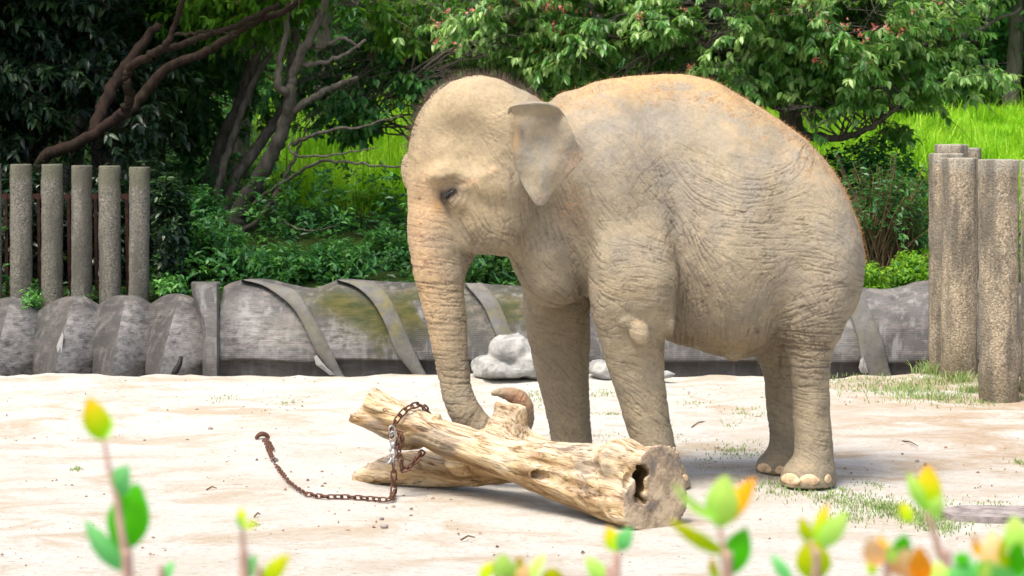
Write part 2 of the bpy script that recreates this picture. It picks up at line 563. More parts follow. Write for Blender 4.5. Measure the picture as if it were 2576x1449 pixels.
class Field:
    def __init__(s, lo, hi, h):
        s.h = h; s.lo = np.asarray(lo, float)
        n = np.ceil((np.asarray(hi) - s.lo) / h).astype(int) + 1
        s.ax = [s.lo[i] + np.arange(n[i]) * h for i in range(3)]
        s.F = np.full(tuple(n), 1.0, dtype=np.float32)
    def sub(s, lo, hi):
        sl = []
        for i in range(3):
            a = np.searchsorted(s.ax[i], lo[i]); b = np.searchsorted(s.ax[i], hi[i])
            sl.append(slice(max(a - 1, 0), min(b + 1, len(s.ax[i]))))
        X, Y, Z = np.meshgrid(*[s.ax[i][sl[i]].astype(np.float32) for i in range(3)], indexing='ij', sparse=True)
        return tuple(sl), X, Y, Z
    def blend(s, sl, d, k):
        a = s.F[sl]
        if k <= 0: s.F[sl] = np.minimum(a, d); return
        h = np.clip(k - np.abs(a - d), 0, None) / k
        s.F[sl] = np.minimum(a, d) - h * h * k * .25
    def carve(s, sl, d, k):
        a = s.F[sl]
        h = np.clip(k - np.abs(a + d), 0, None) / k
        s.F[sl] = np.maximum(a, -d) + h * h * k * .25
    def ell(s, c, r, k=.06, rot=0.0, cut=False):
        """ellipsoid, turned by rot in the x-z plane"""
        R = max(r) + .18
        c = np.asarray(c); sl, X, Y, Z = s.sub(c - R, c + R)
        dx, dy, dz = X - c[0], Y - c[1], Z - c[2]
        ca, sa = math.cos(rot), math.sin(rot)
        u = dx * ca + dz * sa; w = -dx * sa + dz * ca
        q0 = np.sqrt((u / r[0]) ** 2 + (dy / r[1]) ** 2 + (w / r[2]) ** 2)
        q1 = np.sqrt((u / r[0] ** 2) ** 2 + (dy / r[1] ** 2) ** 2 + (w / r[2] ** 2) ** 2) + 1e-6
        d = (q0 * (q0 - 1) / q1).astype(np.float32)
        (s.carve if cut else s.blend)(sl, d, k)
    def chain(s, P, R, k=.05, cut=False):
        P = np.asarray(P, float); R = np.asarray(R, float)
        pad = R.max() + .15
        sl, X, Y, Z = s.sub(P.min(0) - pad, P.max(0) + pad)
        best = None
        for i in range(len(P) - 1):
            a, b = P[i], P[i + 1]; ab = b - a; L = ab @ ab + 1e-9
            t = ((X - a[0]) * ab[0] + (Y - a[1]) * ab[1] + (Z - a[2]) * ab[2]) / L
            t = np.clip(t, 0, 1)
            d = np.sqrt((X - a[0] - t * ab[0]) ** 2 + (Y - a[1] - t * ab[1]) ** 2 + (Z - a[2] - t * ab[2]) ** 2) - (R[i] + t * (R[i + 1] - R[i]))
            best = d if best is None else np.minimum(best, d)
        (s.carve if cut else s.blend)(sl, best.astype(np.float32), k)
    def loft(s, axis, T, C, H, Yc, W, k=.05, egg=0.0, p=2.0):
        """sections along axis (0: x, 2: z). T positions, C centre of other axis, H half height, Yc, W half width.
        egg narrows the section towards the + side of the other axis"""
        T = np.asarray(T, float); o = np.argsort(T); T = T[o]
        C, H, Yc, W = [np.asarray(q, float)[o] for q in (C, H, Yc, W)]
        # smooth resample
        n = 8
        D = catmull(np.stack([T, C, H, Yc, W], 1), n); D = D[np.argsort(D[:, 0])]
        T, C, H, Yc, W = D.T
        H = np.clip(H, .004, None); W = np.clip(W, .004, None)
        pad = .16
        other = 2 if axis == 0 else 0
        lo = np.zeros(3); hi = np.zeros(3)
        lo[axis] = T[0] - pad; hi[axis] = T[-1] + pad
        lo[other] = (C - H).min() - pad; hi[other] = (C + H).max() + pad
        lo[1] = (Yc - W).min() - pad; hi[1] = (Yc + W).max() + pad
        sl, X, Y, Z = s.sub(lo, hi)
        A = X if axis == 0 else Z; B = Z if axis == 0 else X
        c = np.interp(A, T, C).astype(np.float32); hh = np.interp(A, T, H).astype(np.float32)
        yc = np.interp(A, T, Yc).astype(np.float32); w = np.interp(A, T, W).astype(np.float32)
        v = (B - c) / hh
        ww = w * (1 - egg * np.clip(v, -1, 1))
        u = (Y - yc) / ww
        g = (np.abs(u) ** p + np.abs(v) ** p) ** (1 / p) - 1
        g = np.ascontiguousarray(np.broadcast_to(g, (X.shape[0], Y.shape[1], Z.shape[2])))
        gy = np.gradient(g, s.h, axis=1); go = np.gradient(g, s.h, axis=other); ga = np.gradient(g, s.h, axis=axis)
        ga = np.clip(ga, -20, 20)
        d = g / np.sqrt(gy ** 2 + go ** 2 + ga ** 2 + 1e-3)
        out = np.maximum(T[0] - A, A - T[-1]).clip(0, None)
        d = np.where(out > 0, np.sqrt(np.clip(d, 0, None) ** 2 + out ** 2), d)
        s.blend(sl, d.astype(np.float32), k)
# ------------------------------------------------------------------ the elephant
def build_elephant():
    YB = 13.68      # body centre line
    YH = 13.50      # head
    f = Field((-.80, 12.98, -.03), (2.12, 14.30, 2.50), .0102)

    def loftz(rows, k=.05, egg=0, p=2.0):
        T, C, H, Yc, W = [], [], [], [], []
        for py, l, r, Y, w in rows:
            a = at(l, py, Y); b = at(r, py, Y)
            T.append(a.z); C.append((a.x + b.x) / 2); H.append((b.x - a.x) / 2); Yc.append(Y); W.append(w)
        f.loft(2, T, C, H, Yc, W, k, egg, p)
    def loftx(rows, k=.05, egg=0, p=2.0):
        T, C, H, Yc, W = [], [], [], [], []
        for px, t, b, Y, w in rows:
            a = at(px, t, Y); c = at(px, b, Y)
            T.append(a.x); C.append((a.z + c.z) / 2); H.append((a.z - c.z) / 2); Yc.append(Y); W.append(w)
        f.loft(0, T, C, H, Yc, W, k, egg, p)

    # torso
    loftx([(1352, 300, 560, YB - .06, .20), (1400, 240, 650, YB - .03, .29), (1450, 222, 720, YB, .35), (1500, 205, 762, YB, .40), (1560, 195, 790, YB, .43),
           (1640, 188, 835, YB, .38), (1700, 187, 865, YB, .37), (1745, 192, 877, YB, .43), (1790, 203, 887, YB, .53), (1830, 222, 893, YB, .59),
           (1900, 262, 884, YB, .57), (1960, 303, 846, YB, .52), (2020, 348, 815, YB, .49), (2070, 398, 800, YB, .45),
           (2110, 455, 818, YB, .40), (2140, 512, 790, YB, .32), (2160, 570, 745, YB, .22), (2172, 620, 700, YB, .10), (2175, 650, 675, YB, .02)], .05, egg=.26, p=2.1)
    # neck, chest
    f.ell(at(1375, 500, YB - .06), (.25, .29, .50), .10, rot=-.15)
    f.ell(at(1385, 640, YB - .06), (.19, .30, .27), .10)
    f.ell(at(1395, 705, YB - .03), (.18, .30, .16), .07)
    # shoulders
    for sg in (-1, 1):
        f.ell(at(1560, 540, YB + sg * .27), (.27, .19, .42), .10, rot=.10)
        f.ell(at(1500, 420, YB + sg * .20), (.22, .17, .42), .12, rot=-.25)
        # haunches
        f.ell(at(2025, 640, YB + sg * .27), (.25, .22, .44), .12, rot=-.12)
    # near fore leg
    loftz([(380, 1520, 1610, 13.52, .05), (440, 1500, 1645, 13.47, .11), (520, 1484, 1676, 13.40, .165), (600, 1478, 1694, 13.345, .205), (700, 1480, 1706, 13.31, .222), (760, 1484, 1700, 13.31, .215), (791, 1487, 1695, 13.32, .20), (830, 1500, 1684, 13.33, .185), (854, 1508, 1673, 13.335, .178),
           (940, 1532, 1670, 13.345, .163), (1020, 1558, 1681, 13.34, .150), (1104, 1584, 1695, 13.335, .147), (1150, 1602, 1710, 13.33, .155),
           (1187, 1612, 1728, 13.33, .172), (1213, 1614, 1737, 13.33, .182), (1228, 1616, 1737, 13.33, .182)], .030, p=2.4)
    f.ell(at(1560, 470, YB - .25), (.22, .175, .36), .14, rot=.18)
    # far fore leg
    loftz([(640, 1330, 1500, 13.98, .17), (700, 1318, 1492, 13.98, .19), (729, 1316, 1490, 13.98, .19), (812, 1319, 1486, 13.98, .185), (895, 1337, 1484, 13.98, .170),
           (979, 1358, 1483, 13.98, .150), (1062, 1376, 1486, 13.97, .142), (1120, 1388, 1491, 13.96, .150),
           (1155, 1386, 1500, 13.95, .165), (1185, 1378, 1506, 13.95, .178)], .05, p=2.15)
    # near hind leg
    loftz([(560, 1950, 2140, 13.44, .20), (620, 1930, 2160, 13.40, .23), (700, 1925, 2152, 13.37, .235), (780, 1938, 2137, 13.35, .215), (837, 1957, 2118, 13.355, .195), (870, 1971, 2100, 13.365, .18), (902, 1981, 2092, 13.36, .168),
           (951, 1989, 2086, 13.36, .152), (1000, 1994, 2086, 13.36, .145), (1048, 1997, 2088, 13.36, .142), (1097, 1999, 2094, 13.36, .146),
           (1145, 1993, 2097, 13.355, .155), (1178, 1971, 2101, 13.345, .175), (1205, 1961, 2102, 13.34, .185), (1232, 1963, 2102, 13.34, .185)], .032, p=2.15)
    # far hind leg
    loftz([(700, 1910, 2120, 13.92, .20), (820, 1885, 2080, 13.95, .18), (870, 1888, 2040, 13.95, .17), (902, 1902, 2030, 13.95, .16), (951, 1921, 2020, 13.94, .145),
           (1000, 1926, 2018, 13.94, .14), (1048, 1930, 2018, 13.93, .14), (1097, 1936, 2022, 13.92, .145), (1129, 1930, 2024, 13.91, .15),
           (1155, 1908, 2030, 13.90, .170), (1184, 1900, 2034, 13.90, .178), (1200, 1902, 2034, 13.90, .178)], .045, p=2.15)
    # belly
    f.ell(at(1860, 780, YB), (.30, .40, .25), .10)
    # head: sections from the crown down to the mouth, narrower in front
    T, C, H, Yc, W = [], [], [], [], []
    for py, l, r, w in [(193, 1170, 1226, .06), (205, 1147, 1262, .15), (234, 1098, 1330, .24), (256, 1072, 1362, .28), (290, 1050, 1388, .315), (327, 1036, 1400, .325),
                        (370, 1029, 1402, .325), (415, 1024, 1396, .325), (442, 1021, 1390, .33), (468, 1021, 1384, .325), (505, 1025, 1376, .30), (542, 1028, 1366, .275),
                        (579, 1027, 1345, .25), (610, 1030, 1310, .215), (632, 1034, 1265, .17)]:
        a = at(l, py, YH); b = at(r, py, YH)
        T.append(a.z); C.append((a.x + b.x) / 2); H.append((b.x - a.x) / 2); Yc.append(YH); W.append(w)
    # section narrows to the front (negative x): mirror egg
    f.loft(2, T, C, H, Yc, W, .06, egg=-.30, p=2.25)
    # twin domes of the crown
    f.ell(at(1195, 262, YH - .13), (.21, .15, .155), .07)
    f.ell(at(1170, 268, YH + .14), (.21, .15, .155), .07)
    # far brow seen past the forehead, near brow, cheek bones
    f.ell(at(1052, 430, YH + .13), (.105, .10, .14), .06)
    f.ell(at(1120, 432, YH - .235), (.115, .07, .055), .05, rot=.35)
    f.ell(at(1235, 470, YH - .25), (.16, .08, .07), .07, rot=-.3)
    f.ell(at(1255, 560, YH - .16), (.17, .13, .15), .06)
    f.ell(at(1150, 505, YH - .255), (.060, .045, .060), .03)
    # cheek and lower jaw
    f.chain([at(1330, 560, YH), at(1290, 596, YH - .02), at(1215, 606, YH - .01)], [.14, .115, .075], .05)
    f.chain([at(1185, 608, YH), at(1178, 640, YH + .01), at(1166, 690, YH + .02)], [.06, .042, .012], .03)   # lip
    # skin fold below the jaw corner
    f.chain([at(1318, 560, YH - .13), at(1328, 600, YH - .13), at(1322, 640, YH - .08)], [.03, .028, .015], .05)
    # temple hollow, mouth corner
    f.ell(at(1165, 350, YH - .415), (.17, .15, .16), .08, cut=True)
    f.chain([at(1186, 570, YH - .30), at(1200, 600, YH - .26), at(1185, 640, YH - .18)], [.006, .010, .006], .03, cut=True)
    # trunk
    P = []; R = []
    for py, l, r, Y in [(560, 1028, 1190, YH - .02), (604, 1028, 1190, YH - .03), (640, 1031, 1180, YH - .05), (687, 1039, 1171, 13.42), (729, 1053, 1168, 13.40), (770, 1064, 1172, 13.385), (812, 1074, 1176, 13.37), (854, 1082, 1177, 13.36),
                        (895, 1090, 1180, 13.35), (937, 1099, 1182, 13.34), (979, 1106, 1187, 13.33)]:
        P.append(at((l + r) / 2, py, Y)); R.append((r - l) / 2 / FPX * Y)
    for px, py, r, Y in [(1158, 1012, 40, 13.32), (1172, 1040, 42, 13.31), (1192, 1064, 40, 13.30), (1222, 1086, 37, 13.28), (1258, 1096, 34, 13.25), (1288, 1092, 30, 13.22),
                         (1314, 1068, 28, 13.20), (1319, 1038, 27, 13.18), (1311, 1010, 26, 13.17), (1294, 996, 22.5, 13.16), (1274, 990, 18, 13.155), (1256, 988, 11.5, 13.15), (1240, 990, 6.5, 13.15)]:
        P.append(at(px, py, Y)); R.append(r / FPX * Y)
    PR = catmull(np.hstack([np.array(P), np.array(R)[:, None]]), 4)
    f.chain(PR[:, :3], PR[:, 3], .035)
    trunk_path = PR
    # lump on the elbow, elbow skin, nipple fold of the belly
    f.ell(at(1609, 838, 13.125), (.058, .045, .074), .010, rot=.30)
    f.ell(at(1580, 812, 13.14), (.045, .03, .032), .03)
    f.ell(at(1684, 812, 13.28), (.035, .10, .085), .03)
    f.ell(at(1846, 896, YB - .25), (.05, .05, .035), .05)
    f.ell(at(1890, 790, YB - .28), (.15, .15, .12), .10)      # flank fold
    # feet cut flat
    sl, X, Y, Z = f.sub((-9, 0, -9), (9, 99, 9))
    f.F = np.maximum(f.F, -(Z - .004)).astype(np.float32)

    V, Q = surface_nets(f.F, f.lo, f.h)
    # one level of subdivision in Blender, then the fine relief by hand
    tmp = np_mesh('tmp_body', V, Q)
    md = tmp.modifiers.new('s', 'SUBSURF'); md.levels = 1; md.render_levels = 1
    dg = bpy.context.evaluated_depsgraph_get()
    ev = tmp.evaluated_get(dg); me = ev.to_mesh()
    V = np.empty(len(me.vertices) * 3, np.float32); me.vertices.foreach_get('co', V); V = V.reshape(-1, 3).astype(float)
    Nn = np.empty(len(me.vertices) * 3, np.float32); me.vertex_normals.foreach_get('vector', Nn); Nn = Nn.reshape(-1, 3).astype(float)
    Q = np.empty(len(me.loops), np.int32); me.loops.foreach_get('vertex_index', Q); Q = Q.reshape(-1, 4)
    ev.to_mesh_clear()
    old = tmp.data; bpy.data.objects.remove(tmp, do_unlink=True); bpy.data.meshes.remove(old)

    # ---- side-view coordinates of every vertex, in picture-like units of the elephant's own plane
    U = CX + V[:, 0] * 433.0; Wy = HOR + (CAM_H - V[:, 2]) * 433.0
    near = smooth01(-Nn[:, 1], -.1, .45)

    # ---- crease map: strokes that follow the lie of the skin
    u0, v0, S = 980.0, 170.0, 1.0
    MW, MH = int(1230 * S), int(1090 * S)
    ctrl = np.array([  # px, py, angle (deg, 0 horizontal, + clockwise in the picture), depth
        (1080, 600, 0, .55), (1100, 760, 4, 1.0), (1130, 900, 4, 1.0), (1150, 1000, 2, .8), (1190, 1060, -70, 1.1), (1300, 1010, -60, .6), (1325, 1060, 0, .4),
        (1060, 520, 5, .25), (1120, 330, 30, .12), (1200, 230, 60, .06), (1100, 260, 80, .06), (1200, 400, 60, .22), (1250, 330, 20, .35), (1270, 400, 60, .6), (1300, 480, 85, .6),
        (1180, 560, 60, .7), (1240, 520, 80, .5), (1250, 590, 15, .8), (1320, 560, 85, .9), (1330, 620, 80, .9),
        (1400, 560, 65, .8), (1380, 700, 30, 1.0), (1450, 640, 55, .9), (1440, 460, 70, .45), (1480, 380, 50, .2), (1470, 740, 60, .9),
        (1500, 300, 30, .08), (1560, 420, 58, .5), (1600, 520, 50, .55), (1640, 620, 20, .75), (1560, 650, -10, .5), (1600, 760, 5, .65), (1540, 760, 15, .8), (1660, 760, 0, .7),
        (1690, 460, 62, .8), (1705, 600, 75, 1.1), (1720, 740, 86, .9), (1720, 860, 88, .8), (1800, 850, 88, .6), (1800, 700, 60, .5), (1880, 820, 92, .5), (1900, 740, 100, .4),
        (1780, 470, 25, .6), (1820, 560, 3, .75), (1900, 500, -3, .95), (1960, 460, -20, .9), (2010, 420, -55, .6), (2010, 560, 0, .95), (2080, 560, 25, .5), (1900, 620, 5, .7), (1960, 700, -35, .55),
        (2060, 660, 15, .85), (2060, 740, -15, 1.0), (2110, 640, 30, .5), (2000, 780, -25, 1.25), (2000, 840, 10, 1.7), (2050, 880, 8, 1.4), (2030, 930, 2, 1.1),
        (1700, 260, 0, .03), (1800, 320, 30, .06), (1900, 360, 20, .15), (1600, 300, 40, .08), (2050, 450, 60, .2), (2130, 560, 80, .15),
        (1350, 830, 5, .45), (1400, 800, 10, .45), (1420, 960, 48, .6), (1400, 1000, 55, .5), (1420, 1090, 50, .9), (1470, 1060, -20, .7),
        (1560, 880, 5, .4), (1600, 940, 35, .4), (1640, 1000, 45, .65), (1660, 1060, 42, .75), (1620, 1100, 30, .7), (1680, 1160, 30, .6), (1700, 1200, 20, .4),
        (1960, 930, 5, .8), (1970, 1040, 18, .8), (1960, 1110, 5, .8), (1940, 1160, -20, .3), (2040, 980, 5, .7), (2050, 1050, 20, .35), (2040, 1100, 15, .75), (2050, 1150, 40, .6), (2040, 1190, 60, .25)], float)
    gx, gy = np.meshgrid(np.arange(0, MW, 8), np.arange(0, MH, 8))
    PX = u0 + gx / S; PY = v0 + gy / S
    wsum = 0; c2 = 0; s2 = 0; am = 0
    for px, py, an, de in ctrl:
        w = 1.0 / (((PX - px) ** 2 + (PY - py) ** 2) / 30.0 ** 2 + .25) ** 1.6
        wsum = wsum + w; am = am + w * de
        c2 = c2 + w * math.cos(2 * math.radians(an)); s2 = s2 + w * math.sin(2 * math.radians(an))
    ANG = np.arctan2(s2, c2) / 2; AMP = am / wsum
    rng = np.random.default_rng(3)
    HM = np.zeros((MH, MW), np.float32)
    def strokes(n, lmin, lmax, turn, gain, wander, seed, wid=1):
        rg = np.random.default_rng(seed)
        x = rg.uniform(2, MW - 3, n); y = rg.uniform(2, MH - 3, n)
        L = rg.uniform(lmin, lmax, n); st = int(lmax)
        sg = rg.choice([-1, 1], n); dep = rg.uniform(.45, 1, n) * gain
        jit = rg.normal(0, .13, n) + turn
        ph = rg.uniform(0, 6.28, n); om = rg.uniform(.08, .25, n)
        for i in range(st):
            t = i / L
            ok = (t < 1) & (x > 1) & (x < MW - 2) & (y > 1) & (y < MH - 2)
            if not ok.any(): break
            xi = x.astype(int).clip(0, MW - 2); yi = y.astype(int).clip(0, MH - 2)
            a = ANG[yi // 8, xi // 8]; m = AMP[yi // 8, xi // 8]
            prof = np.sin(np.clip(t, 0, 1) * math.pi) ** .6 * dep * m
            np.maximum.at(HM, (yi[ok], xi[ok]), prof[ok].astype(np.float32))
            if wid > 1:
                np.maximum.at(HM, (yi[ok] + 1, xi[ok]), prof[ok].astype(np.float32) * .8)
            a = a + jit + wander * np.sin(om * i + ph)
            x = x + np.cos(a) * sg; y = y + np.sin(a) * sg
    strokes(1500, 18, 60, 0.0, .7, .22, 11)
    strokes(700, 40, 95, 0.0, 1.1, .28, 12, 1)
    strokes(1000, 8, 22, math.pi / 2 - .25, .5, .35, 13)
    strokes(700, 8, 26, .65, .4, .3, 14)
    def blur(A, sg):
        r = int(3 * sg) + 1; kx = np.exp(-.5 * (np.arange(-r, r + 1) / sg) ** 2); kx /= kx.sum()
        B = np.zeros_like(A)
        Ap = np.pad(A, ((r, r), (0, 0)), 'edge')
        for i, w in enumerate(kx): B += w * Ap[i:i + A.shape[0]]
        C = np.zeros_like(A); Bp = np.pad(B, ((0, 0), (r, r)), 'edge')
        for i, w in enumerate(kx): C += w * Bp[:, i:i + A.shape[1]]
        return C
    # special folds drawn by hand (px, py lists, depth)
    SP = np.zeros_like(HM)
    def fold(pts, dep, wid=1.0):
        P = catmull(np.array(pts, float), 60)
        for (a, b) in P:
            i, j = int((b - v0) * S), int((a - u0) * S)
            r = int(wid * S + .5)
            SP[max(i - r, 0):i + r + 1, max(j - r, 0):j + r + 1] = np.maximum(SP[max(i - r, 0):i + r + 1, max(j - r, 0):j + r + 1], dep)
    fold([(1702, 600), (1708, 650), (1704, 720), (1703, 780), (1690, 840)], .9, 2)
    fold([(1690, 500), (1712, 560), (1722, 640)], 1.0, 2)
    fold([(1965, 835), (1985, 790), (2010, 760)], 1.2, 2)
    fold([(1955, 830), (1930, 868), (1890, 895)], 1.6, 2)
    for q in range(8):
        fold([(1962 + 3 * q, 812 + 12 * q), (1995 + 2 * q, 806 + 13 * q + 6 * (q % 2)), (2030, 800 + 13 * q), (2062, 806 + 11 * q)], 1.1 - .05 * q, 1)
    for q in range(6):
        fold([(1975 + 14 * q, 800), (1983 + 13 * q, 835), (1995 + 12 * q, 865)], .8, 1)
    fold([(1320, 590), (1332, 620), (1325, 645)], 1.0, 1)
    fold([(1288, 300), (1290, 350), (1286, 420), (1300, 500), (1330, 580)], .5, 1)
    fold([(1195, 560), (1203, 590), (1188, 625), (1180, 650)], .7, 1)
    fold([(1206, 545), (1222, 585), (1212, 612)], .6, 1)
    fold([(1218, 545), (1236, 580), (1232, 610)], .7, 1)
    fold([(1300, 250), (1270, 275), (1240, 285)], .6, 1); fold([(1275, 290), (1245, 300), (1215, 298)], .6, 1); fold([(1280, 262), (1255, 262), (1225, 258)], .5, 1)
    # lids and socket round the eye
    fold([(1098, 486), (1112, 468), (1135, 459), (1156, 465)], 1.1, 1)
    fold([(1092, 478), (1112, 456), (1140, 448), (1168, 458), (1184, 478)], .9, 1)
    fold([(1098, 464), (1120, 444), (1150, 439), (1180, 450)], .6, 1)
    fold([(1122, 512), (1142, 508), (1158, 490)], 1.0, 1)
    fold([(1128, 524), (1150, 520), (1168, 500), (1170, 480)], .9, 1)
    fold([(1134, 536), (1160, 532), (1180, 508), (1184, 485)], .6, 1)
    for q in range(9):      # cheek furrows
        fold([(1262 + 7 * q, 470 + 6 * q), (1272 + 6 * q, 530), (1262 + 8 * q, 600)], .55, 1)
    fold([(1205, 330), (1240, 390), (1275, 425)], .8, 1); fold([(1180, 380), (1230, 425), (1270, 440)], .6, 1); fold([(1215, 300), (1255, 370), (1282, 410)], .6, 1)
    fold([(1460, 740), (1490, 775), (1484, 800)], 1.6, 2)
    fold([(1310, 690), (1350, 745), (1410, 772), (1470, 778)], 1.3, 2)
    HB = blur(HM, .85) * 1.5
    # fine, evenly spaced furrows: noise smeared along the lie of the skin
    yy, xx = np.mgrid[0:MH, 0:MW].astype(np.float32)
    AFc = ANG[(yy // 8).astype(int), (xx // 8).astype(int)]
    cA = blur(np.cos(2 * AFc).astype(np.float32), 5); sA = blur(np.sin(2 * AFc).astype(np.float32), 5); AF = (np.arctan2(sA, cA) / 2).astype(np.float32)
    AMf = blur(AMP[(yy // 8).astype(int), (xx // 8).astype(int)].astype(np.float32), 5)
    def lic(seed, turn, half, sig):
        nz_ = blur(np.random.default_rng(seed).normal(0, 1, (MH, MW)).astype(np.float32), sig)
        out = nz_.copy()
        for sgn in (1, -1):
            x = xx.copy(); y = yy.copy(); pc = np.cos(AF + turn) * sgn; ps = np.sin(AF + turn) * sgn
            for _ in range(half):
                x = np.clip(x + pc * 1.5, 0, MW - 1); y = np.clip(y + ps * 1.5, 0, MH - 1)
                i = y.astype(np.int32); j = x.astype(np.int32)
                a = AF[i, j] + turn; c_ = np.cos(a); s_ = np.sin(a)
                fl = np.where(c_ * pc + s_ * ps < 0, -1, 1); pc = c_ * fl; ps = s_ * fl
                out += nz_[i, j]
        return out / out.std()
    l1 = lic(41, 0.0, 13, 1.25); l2 = lic(43, 1.25, 6, 1.25); l3 = lic(47, -.7, 6, 1.25)
    fine = np.clip((l1 - .15) / 1.3, 0, 1) * 1.0 + np.clip((l2 - .5) / 1.4, 0, 1) * .6 + np.clip((l3 - .7) / 1.4, 0, 1) * .5
    HB = HB * .8 + fine * (AMf * .95 + .08)
    SB = blur(SP, 1.6)
    HB = HB + .85 * SB
    def samp(A, u, v):
        x = np.clip((u - u0) * S, 0, MW - 2.01); y = np.clip((v - v0) * S, 0, MH - 2.01)
        i = x.astype(int); j = y.astype(int); fx = x - i; fy = y - j
        return A[j, i] * (1 - fx) * (1 - fy) + A[j, i + 1] * fx * (1 - fy) + A[j + 1, i] * (1 - fx) * fy + A[j + 1, i + 1] * fx * fy
    wob = (vnoise(V, 9, 5) - .5) * 6
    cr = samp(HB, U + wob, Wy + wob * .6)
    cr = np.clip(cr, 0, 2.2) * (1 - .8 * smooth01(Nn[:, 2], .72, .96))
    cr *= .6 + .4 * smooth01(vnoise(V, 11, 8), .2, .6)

    # ---- broad forms under the skin
    disp = np.zeros(len(V))
    def bulge(px, py, rx, ry, a, rot=0):
        dx = U - px; dy = Wy - py; c_, s_ = math.cos(rot), math.sin(rot)
        q = ((dx * c_ + dy * s_) / rx) ** 2 + ((-dx * s_ + dy * c_) / ry) ** 2
        return a * np.exp(-q) * near
    for b in [(1540, 480, 40, 110, .022, -.3), (1620, 480, 40, 120, -.018, -.3), (1470, 330, 60, 40, .015), (1440, 560, 34, 90, -.02, -.3), (1640, 690, 45, 60, .015),
              (2000, 430, 40, 70, .018), (1930, 560, 90, 60, -.012), (2075, 560, 45, 60, .012), (2090, 680, 40, 80, .012), (2010, 700, 30, 70, -.012),
              (1790, 640, 80, 100, .012), (1905, 800, 40, 60, -.012), (1450, 700, 34, 50, .012), (1520, 880, 20, 60, .006), (1210, 250, 40, 26, .008),
              (1125, 335, 55, 34, -.022), (1150, 462, 34, 9, -.012, -.15), (1128, 440, 34, 10, .012, -.3), (1100, 480, 10, 26, -.010), (1175, 400, 50, 30, -.012), (1190, 480, 12, 24, -.008), (1072, 380, 12, 60, -.012), (1052, 420, 10, 60, .010), (1090, 560, 24, 70, .010), (1150, 600, 14, 60, -.006),
              (1235, 430, 30, 12, .010, -.5), (1215, 505, 22, 22, -.008), (1285, 540, 18, 40, .007), (2040, 1040, 20, 40, .006), (2000, 1100, 14, 30, -.004)]:
        disp += bulge(*b)
    disp += (fbm(V, 5, 21, 3) - .5) * .018 + (fbm(V, 22, 31, 3) - .5) * .006
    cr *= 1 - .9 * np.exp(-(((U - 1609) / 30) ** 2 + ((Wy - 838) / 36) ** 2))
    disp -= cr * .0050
    # pads between the toes: gentle hollows just above the nails
    # ear base hollow
    V = V + Nn * disp[:, None]
    V[:, 2] = np.maximum(V[:, 2], 0.0)

    # ---- ear: a sheet of skin with a rolled upper rim
    ear_out = [(1283, 300), (1279, 282), (1285, 266), (1320, 259), (1362, 257), (1398, 266), (1420, 290), (1436, 325), (1450, 358), (1467, 389), (1452, 416), (1430, 440), (1411, 464), (1393, 482),
               (1378, 505), (1363, 517), (1348, 514), (1332, 492), (1316, 466), (1303, 440), (1297, 415), (1292, 380), (1288, 340)]
    E = catmull(np.array(ear_out + ear_out[:1], float), 8)[:-1]
    cen = np.array([1362., 375.])
    nr = 46; ring = []
    for i in range(nr):
        s_ = i / (nr - 1)
        ring.append(cen + (E - cen) * s_)
    ring = np.array(ring)            # nr, m, 2
    def ear_y(px, py):
        t = (px - 1290) / 175.0
        y = 13.155 - .085 * np.sin(np.clip(t, 0, 1) * math.pi * .62) + .030 * np.clip((py - 430) / 90, 0, 1) * (1 - t)
        y += .014 * np.sin(px / 19.0 + py / 31.0)
        y += .012 * np.cos(py / 17.0 - px / 40.) * .4
        y += .05 * np.clip(1 - (px - 1283) / 30.0, 0, 1) ** 2
        y -= .085 * np.clip((292 - py) / 34.0, 0, 1) ** 1.6
        return y
    Yr = ear_y(ring[..., 0], ring[..., 1])
    VE = np.zeros((nr, len(E), 3))
    for i in range(nr):
        for j in range(len(E)):
            VE[i, j] = at(ring[i, j, 0], ring[i, j, 1], 13.12)
    VE[..., 1] = Yr
    thick = (.011 * np.sqrt(np.clip(1 - (np.arange(nr) / (nr - 1)) ** 8, 0, 1)))[:, None]
    front = VE.copy(); front[..., 1] -= thick; back = VE.copy(); back[..., 1] += thick + .001
    fb = fbm(front.reshape(-1, 3), 30, 9, 3).reshape(nr, -1) - .5
    front[..., 1] += fb * .008
    eg = MB()
    m = len(E)
    for G, flip in ((front, False), (back, True)):
        i = np.arange(nr - 1)[:, None] * m; j = np.arange(m)[None]; j2 = (j + 1) % m
        QQ = np.stack([i + j, i + j2, i + m + j2, i + m + j], -1).reshape(-1, 4)
        if not flip: QQ = QQ[:, ::-1]
        eg.add(G.reshape(-1, 3), QQ)
    a = (nr - 1) * m; b2 = nr * m + (nr - 1) * m
    eg.add(np.zeros((0, 3)), None); jj = np.arange(m)
    eg.Q.append(np.stack([a + jj, a + (jj + 1) % m, b2 + (jj + 1) % m, b2 + jj], 1))
    # rolled rim
    rim = catmull(np.array([at(*q) for q in [(1279, 286, 13.14), (1286, 270, 13.075), (1305, 264, 13.03), (1335, 261, 12.995), (1362, 260, 12.985), (1388, 265, 12.99), (1406, 276, 13.01), (1421, 293, 13.05)]]), 8)
    rr = np.interp(np.linspace(0, 1, len(rim)), [0, .1, .3, .6, .85, 1], [.006, .010, .012, .012, .009, .003])
    eg.tube(rim, rr, 14, True, .8)
    EV = np.vstack(eg.V); EQ = np.vstack(eg.Q); ET = np.vstack(eg.T)

    nb = len(V)
    VA = np.vstack([V, EV])
    UA = CX + VA[:, 0] * 433.0; WA = HOR + (CAM_H - VA[:, 2]) * 433.0
    isear = np.zeros(len(VA)); isear[nb:] = 1
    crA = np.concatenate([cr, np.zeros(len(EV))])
    NA = np.vstack([Nn, np.tile([0, -1., 0], (len(EV), 1))])

